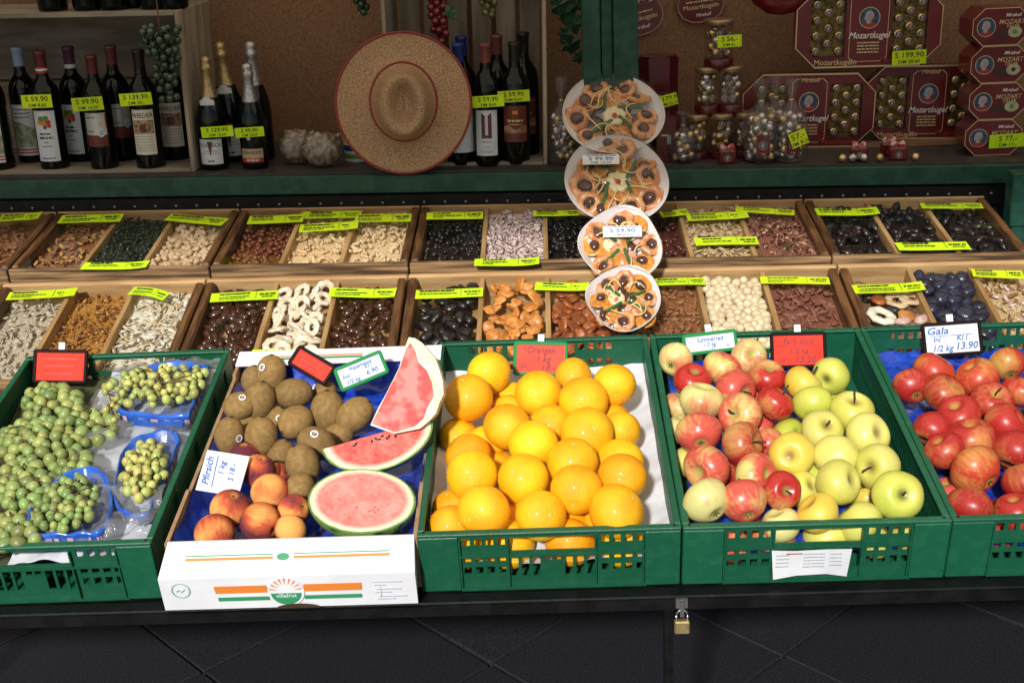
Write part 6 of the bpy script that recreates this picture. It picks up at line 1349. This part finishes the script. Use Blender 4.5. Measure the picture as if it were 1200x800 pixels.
yb = 3.26; f = up(yb)
def span(px0, px1, py, y): a = up(y).at(px0, py)[0]; b_ = up(y).at(px1, py)[0]; return (a+b_)/2, abs(b_-a)
xl_, Wl = span(866, 1015, 140, yb); xr_, Wr = span(1009, 1158, 140, yb); Wb = .372; Hb = .193
slope = RY(math.atan(Z3))
window_box(T(xl_+.012, yb, base_z(xl_, yb)) @ slope, .345, Hb, 'big octagonal chocolate box at lower side next to the jars', 1)
window_box(T(xr_+.012, yb+.03, base_z(xr_, yb)+.012) @ slope, .335, Hb, 'big octagonal chocolate box in the lower row beside the stacked small boxes', 2)
MB_ = MB().box(xr_-.15, xr_+.17, yb+.0, yb+.055, 0, .011); tag(MB_.build('box_riser', cork, None, T(0, 0, base_z(xr_, yb))), 'thin fibreboard strip under the lower chocolate boxes', 'riser')
xb_ = up(yb).at(1018, 50)[0]; window_box(T(xb_, yb+.01, base_z(xb_, yb)+Hb+.013) @ RY(.012), Wb, .20, 'biggest octagonal chocolate box on top of the two lower ones', 3)
# stack of four small octagonal boxes
def small_box(M, W, H, label, k):
    root = empty('small_chocolate_box', M @ T(0, 0, H/2), label, 'chocolate box', 'stacked small octagonal chocolate boxes'); c = H*.30; P = octo(W, H, c); MB().prism(P, -.09, 0).build('box_body', maroon, root, UPM)
    e = MB(); ring_poly(e, P, [(x*.975, y*.955) for x, y in P], .0008, 0); e.build('gold_edge', goldb, root, UPM); medallion(H*.24, root, UPM @ T(-W*.26, 0, .001))
    text('Mirabell', H*.13, white_ink, root, UPM @ T(W*.20, H*.30, .001), shear=.3); text('MOZART', H*.17, gold_ink, root, UPM @ T(W*.18, H*.12, .001), shear=.2); text('TALER', H*.13, gold_ink, root, UPM @ T(W*.20, H*.0, .001), shear=.2)
    g = MB(); disc(g, H*.16, W*.05, -H*.20, .0012, 0, 1.5, .8); g.build('chocolate_picture', dchoc, root, UPM); g = MB(); disc(g, H*.15, W*.25, -H*.15, .0014, 0, 1.3, 1); disc(g, H*.06, W*.25, -H*.15, .0018, 1); g.build('filling_picture', [(pale_d), ink_g if k % 2 else dchoc], root, UPM)
    return root
ys_ = 3.12; zb = base_z(1.08, ys_); Hs = .090
sb_l = ['bottom', 'second lowest', 'third lowest', 'topmost']
for k in range(4):
    xk = up(ys_).at((1161, 1166, 1168, 1170)[k]+3, (162, 119, 77, 33)[k])[0]
    small_box(T(xk, ys_, zb+k*(Hs+.0006)) @ RZ(.03*(k-1.5)), .140, Hs, f'{sb_l[k]} small octagonal chocolate box in the stack of four', k)
# jars of foil balls
jg = glass_mat('jar_plastic', (.92, .92, .92), 1.45, .03)
def jar(px, y, z, label, seed, r=.038, h=.115):
    x = up(y).at(px, 110)[0] if z else 0; rr = random.Random(seed)
    root = empty('chocolate_jar', T(x, y, z), label, 'jar', 'clear jars of foil wrapped chocolates')
    MB().lathe([(0, 0), (r*.98, 0), (r, .003), (r, .018), (r*.96, .020), (0, .020)], 24).build('jar_base', redt, root)
    MB().lathe([(r*.96, .019), (r*.96, h-.012)], 28).build('jar_wall', jg, root)
    MB().lathe([(0, h), (r*.95, h), (r, h-.003), (r, h-.012), (r*.97, h-.013)], 28).build('jar_lid', mat('bronze_lid', (.35, .24, .14), rough=.3, metal=.7), root)
    P = []
    for _ in range(3000):
        p = Vector((rr.uniform(-1, 1), rr.uniform(-1, .3), 0))
        if p.length > 1: continue
        p = Vector((p.x*(r-.013), p.y*(r-.013), rr.uniform(.031, h-.024)))
        if all((p-q).length > .0180 for q in P): P.append(p)
        if len(P) > 40: break
    for p in P: o = inst('foil_ball', rr.choice((BALLS, BALL2, BALL2)), root, Matrix.Translation(p)); 
    for p in P[:6]:
        if p.y < 0: inst('portrait_medallion', small_med, root, Matrix.Translation(p) @ RX(PI/2) @ T(0, 0, .0108))
    return root
yj = 3.155; zj = base_z(.5, yj)
for k, (px, lv, lb) in enumerate(((816, 0, 'lower jar of foil chocolates closest to the red tin'), (845, 0, 'middle jar of foil chocolates in the bottom row'), (874, 0, 'lower jar of foil chocolates behind the first bag'), (829, 1, 'jar of foil chocolates in the second tier, nearer the post'), (857, 1, 'jar of foil chocolates in the second tier, nearer the boxes'), (843, 2, 'single jar of foil chocolates on top of the jar pyramid'))):
    x = up(yj).at(px, 165-55*lv)[0]; root = jar(px, yj, zj+lv*.1155, lb, k+3, r=.0305 if 0 else .031+(.006 if lv == 2 else 0)); root.matrix_world = T(x, yj+(.012 if lv else 0), zj+lv*.1155)
# tins and bags between post and jars
def octtin(px, y, W, h, label, z=0):
    x = up(y).at(px, 130)[0]; root = empty('octagonal_tin', T(x, y, base_z(x, y)+z), label, 'tin', 'dark red octagonal tins'); P = octo(W, W*.8, W*.24)
    MB().prism(P, 0, h-.022).build('tin_body', redt, root); P2 = [(a*1.03, b_*1.03) for a, b_ in P]; MB().prism(P2, h-.0215, h-.002).build('tin_lid', redt, root); MB().prism([(a*.93, b_*.93) for a, b_ in P], h-.0018, h+.002).build('tin_top', redt, root)
    g = MB(); g.box(-.012, .004, -W*.4-.0008, -W*.4, h*.58, h*.62); g.box(.002, .012, -W*.4-.0008, -W*.4, h*.40, h*.60, 1); g.build('violinist_print', [gold_ink, wig], root); return root
octtin(771, 3.24, .100, .248, 'tall dark red octagonal tin behind the fruit plates')
octtin(779, 3.14, .092, .115, 'low dark red octagonal tin in front of the tall one')
cell = glass_mat('cellophane', (.92, .92, .94), 1.5, .06, .04, (.7, .7, .75), .3, 60)
def gift_bag(px, y, h, r, label, seed, red=True):
    x = up(y).at(px, 160)[0]; rr = random.Random(seed); root = empty('chocolate_bag', T(x, y, base_z(x, y)), label, 'bag', 'cellophane bags of foil chocolates')
    m = MB().lathe([(0, .001), (r*.8, .001), (r, .012), (r*1.02, h*.35), (r*.9, h*.55), (r*.45, h*.68), (r*.16, h*.74), (r*.25, h*.80), (r*.42, h*.90), (r*.50, h)], 26, 0, None, True, lambda i, a: 1+.05*math.sin(a*7+i*1.3)+.04*math.sin(a*11+seed)); m.build('cellophane_bag', cell, root)
    MB().lathe([(r*.16, h*.73), (r*.20, h*.74), (r*.16, h*.75)], 12).build('bag_tie', goldb, root); P = []
    for _ in range(3000):
        a = rr.uniform(0, 6.3); q = math.sqrt(rr.random()); p = Vector((q*(r-.014)*math.cos(a), q*(r-.014)*math.sin(a), rr.uniform(.012, h*.55)))
        if all((p-b_).length > .0185 for b_ in P): P.append(p)
        if len(P) > 44: break
    for p in P: inst('foil_ball', rr.choice((BALLS, BALL2, BALLS)), root, Matrix.Translation(p))
    if red:
        MB().box(-.017, .017, -r*.97, -r*.93, h*.10, h*.36).build('hang_tag', maroon, root); medallion(.010, root, UPM @ T(0, h*.23, r*.975)); text('1 kg', .006, white_ink, root, UPM @ T(0, h*.13, r*.975))
    return root
gift_bag(891, 3.10, .205, .043, 'cellophane bag of foil chocolates between jars and second bag', 11)
gift_bag(926, 3.11, .205, .043, 'cellophane bag of foil chocolates with the tilted neon tag', 12)
gift_bag(908, 3.175, .200, .040, 'cellophane bag of foil chocolates behind the two front bags', 14)
gift_bag(800, 3.11, .125, .036, 'short cellophane bag with foil chocolates close to the low tin', 15, False)
gift_bag(659, 3.12, .215, .036, 'cellophane bag of foil sweets squeezed between middle crate and plates', 13, False)
# small things along the shelf edge
def candy(px, y, label, k):
    x = up(y).at(px, 180)[0]; root = empty('bow_candy_pack', T(x, y, base_z(x, y)), label, 'candy pack', 'little candy packs with striped bows')
    MB().box(-.022, .022, -.012, .012, 0, .034, c=.004).build('pack_box', maroon, root); wh = mat('pink_white_ribbon', (.62, .36, .34), (.35, .03, .04), 90, rough=.4, lo=.48, hi=.52)
    g = MB()
    for s in (-1, 1): g.lathe([(0, 0), (.006, .003), (.010, .014), (.004, .020), (0, .020)], 10, 0, T(0, 0, .036) @ RY(s*1.25))
    g.build('bow', wh, root); medallion(.008, root, UPM @ T(0, .014, .0125)); return root
candy(1006, 3.09, 'small red candy pack with striped bow next to the gold ball', 0); candy(1052, 3.09, 'wider red candy pack with portrait and bow', 1); candy(1042, 3.14, 'striped bow candy pack standing behind the wider pack', 2); candy(852, 3.085, 'striped bow candy pack at the foot of the jars', 3)
for k, (px, me, lb) in enumerate(((987, BALL2, 'single gold foil ball lying loose on the shelf'), (999, BALLS, 'silver foil ball in front of the bow pack'), (1012, BALLS, 'foil ball just past the bow pack'), (1031, BALL2, 'foil ball beside the wider pack'), (1073, BALL2, 'loose gold foil ball past the wider pack'))):
    x = up(3.07).at(px, 185)[0]; tag(inst('foil_ball', me, None, T(x, 3.07, base_z(x, 3.07)+.011)), lb, 'chocolate', 'loose foil chocolates')
# violin-shaped cards on the wall, red parcel at the top edge
def violin(px, py, y, s, label, rz=0):
    x, z, _ = up(y).at(px, py); root = empty('violin_card', T(x, y, z) @ RY(rz), label, 'hanging card', 'violin shaped cards on the wall')
    half = [(0, -1), (.35, -.97), (.66, -.80), (.80, -.52), (.80, -.28), (.70, -.06), (.74, .02), (.84, .04), (.62, .10), (.54, .26), (.58, .42), (.72, .50), (.60, .56), (.64, .74), (.52, .94), (.3, 1.04), (0, 1.08)]
    P = [(a*s, b_*s) for a, b_ in half]+[(-a*s, b_*s) for a, b_ in half[-2:0:-1]]; root_m = UPM
    MB().prism(P, -.003, 0).build('card_board', maroon, root, root_m); g = MB(); ring_poly(g, P, [(a*.965, b_*.965) for a, b_ in P], .0008, 0); g.build('card_outline', mat('pinkish_outline', (.45, .22, .18), rough=.4), root, root_m)
    text('Mozartkugeln', s*.215, gold_ink, root, root_m @ T(0, -s*.46, .001), squeeze=1.05); g = MB(); dashes(g, -s*.5, s*.5, -s*.28, s*.05, z=.001); g.build('small_print', gold_ink, root, root_m)['kind'] = 'stuff'; text('Mirabell', s*.16, white_ink, root, root_m @ T(s*.05, -s*.74, .001), shear=.3)
    g = MB(); disc(g, s*.17, -s*.02, s*.12, .001, 0); g.build('chocolate_picture', pale_d, root, root_m); g = MB(); disc(g, s*.17, s*.26, s*.22, .0012, 0); g.build('candy_picture', ink_o, root, root_m)
    for sx in (-1, 1):
        g = MB(); g.tube([(sx*s*.42, s*.48, .001), (sx*s*.36, s*.44, .001), (sx*s*.40, s*.30, .001), (sx*s*.46, s*.10, .001), (sx*s*.42, -s*.02, .001), (sx*s*.52, .0, .001)], .0016, 5); g.build('sound_hole', white_ink, root, root_m)
violin(820, -8, 3.455, .078, 'violin shaped red card pinned to the wall above the jars', -.10); violin(745, 5, 3.46, .085, 'violin shaped red card partly hidden by the green post', -.18)
x, z, _ = up(3.30).at(918, -10); q = empty('red_parcel', T(x, 3.30, z), 'shiny dark red gift parcel hanging at the top of the wall', 'parcel')
m = MB().ball((0, 0, 0), (.095, .03, .060), 10, 6); wobble(m, .05, 2).build('parcel_body', mat('crumpled_red_foil', (.14, .01, .015), rough=.2, coat=.6, bump=.8, bsc=40), q); MB().tube([(0, 0, .05), (0, .03, .3)], .002, 5).build('cord', twig_m, q)

# neon price tags on bottles and sweets
def ptag(x0, y0, x1, y1, y, s1, s2, label, rz=0):
    f = up(y); a = f.at(x0, y0); b_ = f.at(x1, y1); W, H = abs(b_[0]-a[0]), abs(a[1]-b_[1]); M = T((a[0]+b_[0])/2, y, (a[1]+b_[1])/2) @ RY(-rz-.025)
    root = empty('price_tag', M, label, 'price tag', 'neon price tags on bottles and sweets'); MB().box(-W/2, W/2, -H/2, H/2, -.0008, 0).build('tag_paper', neon, root, UPM)
    text(s1, H*.52, ink_dark, root, UPM @ T(0, H*.17, .0005), squeeze=1.15); text(s2, H*.34, ink_dark, root, UPM @ T(0, -H*.30, .0005), squeeze=1.15)
PT = [(24,112,62,126,3.085,'S 59,90','DM 8,60','neon price tag on the fruit label bottle',-.03),(83,115,122,129,3.075,'S 99,90','DM 14,30','neon price tag on the silver label bottle',0),(139,110,179,123,3.075,'S 139,90','DM 20,-','neon price tag on the cream picture label bottle',0),
 (235,149,274,160,3.08,'S 129,90','DM 18,60','neon price tag across the white labelled sparkling wine',0),(275,150,310,160,3.08,'S 99,90','DM 14,30','neon price tag across the silver foil sparkling wine',0),(553,113,591,125,3.075,'S 59,90','DM 8,60','neon price tag above the purple picture label',0),
 (583,107,621,119,3.085,'S 59,90','DM 8,60','paler neon price tag on the black capped bottles',0),(774,111,794,124,3.10,'S 179,90','DM 25,70','tilted neon price tag on the red octagonal tin',.2),(841,42,869,55,3.10,'S 56,-','DM 8,-','neon price tag on the single top jar',0),
 (926,154,946,171,3.05,'57,-','DM 8,20','tilted neon price tag on the cellophane bag',.35),(1046,60,1085,75,3.245,'S 199,90','DM 28,60','neon price tag on the biggest chocolate box',0),(1160,158,1202,172,3.11,'S 77,-','DM 11,-','neon price tag on the bottom small chocolate box',0)]
for a in PT: ptag(*a)

# pieces printed on, stuck to or held by a part hang under that part
HOST = {'small_print': ('bottle_label', 'strip_paper', 'front_wall', 'box_front', 'card_board', 'label_sheet', 'price_sticker'), 'handwriting': ('card_sheet',), 'underline': ('card_sheet',), 'faint_writing': ('card_sheet',), 'printed_text': ('strip_paper',),
        'label_picture': ('bottle_label',), 'fruit_print': ('bottle_label',), 'red_stripe': ('bottle_label',), 'crest': ('bottle_label',), 'crest_centre': ('bottle_label',), 'white_ribbon': ('bottle_label',), 'label_notch': ('bottle_label',), 'red_corner': ('bottle_label',),
        'label_triangle': ('bottle_label',), 'capsule_band': ('capsule',), 'lettering': ('bottle_label', 'tag_paper', 'price_sticker', 'front_wall', 'box_front', 'box_body', 'card_board', 'hang_tag'), 'stripe': ('front_wall',), 'sun_emblem': ('front_wall',), 'recycling_mark': ('front_wall',), 'lip_stripe': ('front_wall',), 'painted_hand_hole': ('front_wall',),
        'flap_stripe': ('rear_flap',), 'seed': ('flesh',), 'edge_ribbon': ('hat_body',), 'crown_ribbon': ('hat_body',), 'printed_band': ('punnet_wall',), 'gold_edge': ('box_front', 'box_body'), 'centre_outline': ('box_front',), 'chocolate_picture': ('box_body', 'card_board'), 'filling_picture': ('box_body',), 'candy_picture': ('card_board',), 'card_outline': ('card_board',), 'sound_hole': ('card_board',), 'bow': ('pack_box',)}
for root in [o for o in bpy.data.objects if o.parent is None and o.type == 'EMPTY']:
    kids = {}
    for ch in root.children: kids.setdefault(ch.name.split('.')[0], ch)
    for ch in list(root.children):
        for h in HOST.get(ch.name.split('.')[0], ()):
            if h in kids and kids[h] is not ch:
                B = kids[h].matrix_basis.inverted() @ ch.matrix_basis; ch.parent = kids[h]; ch.matrix_parent_inverse = Matrix(); ch.matrix_basis = B; break
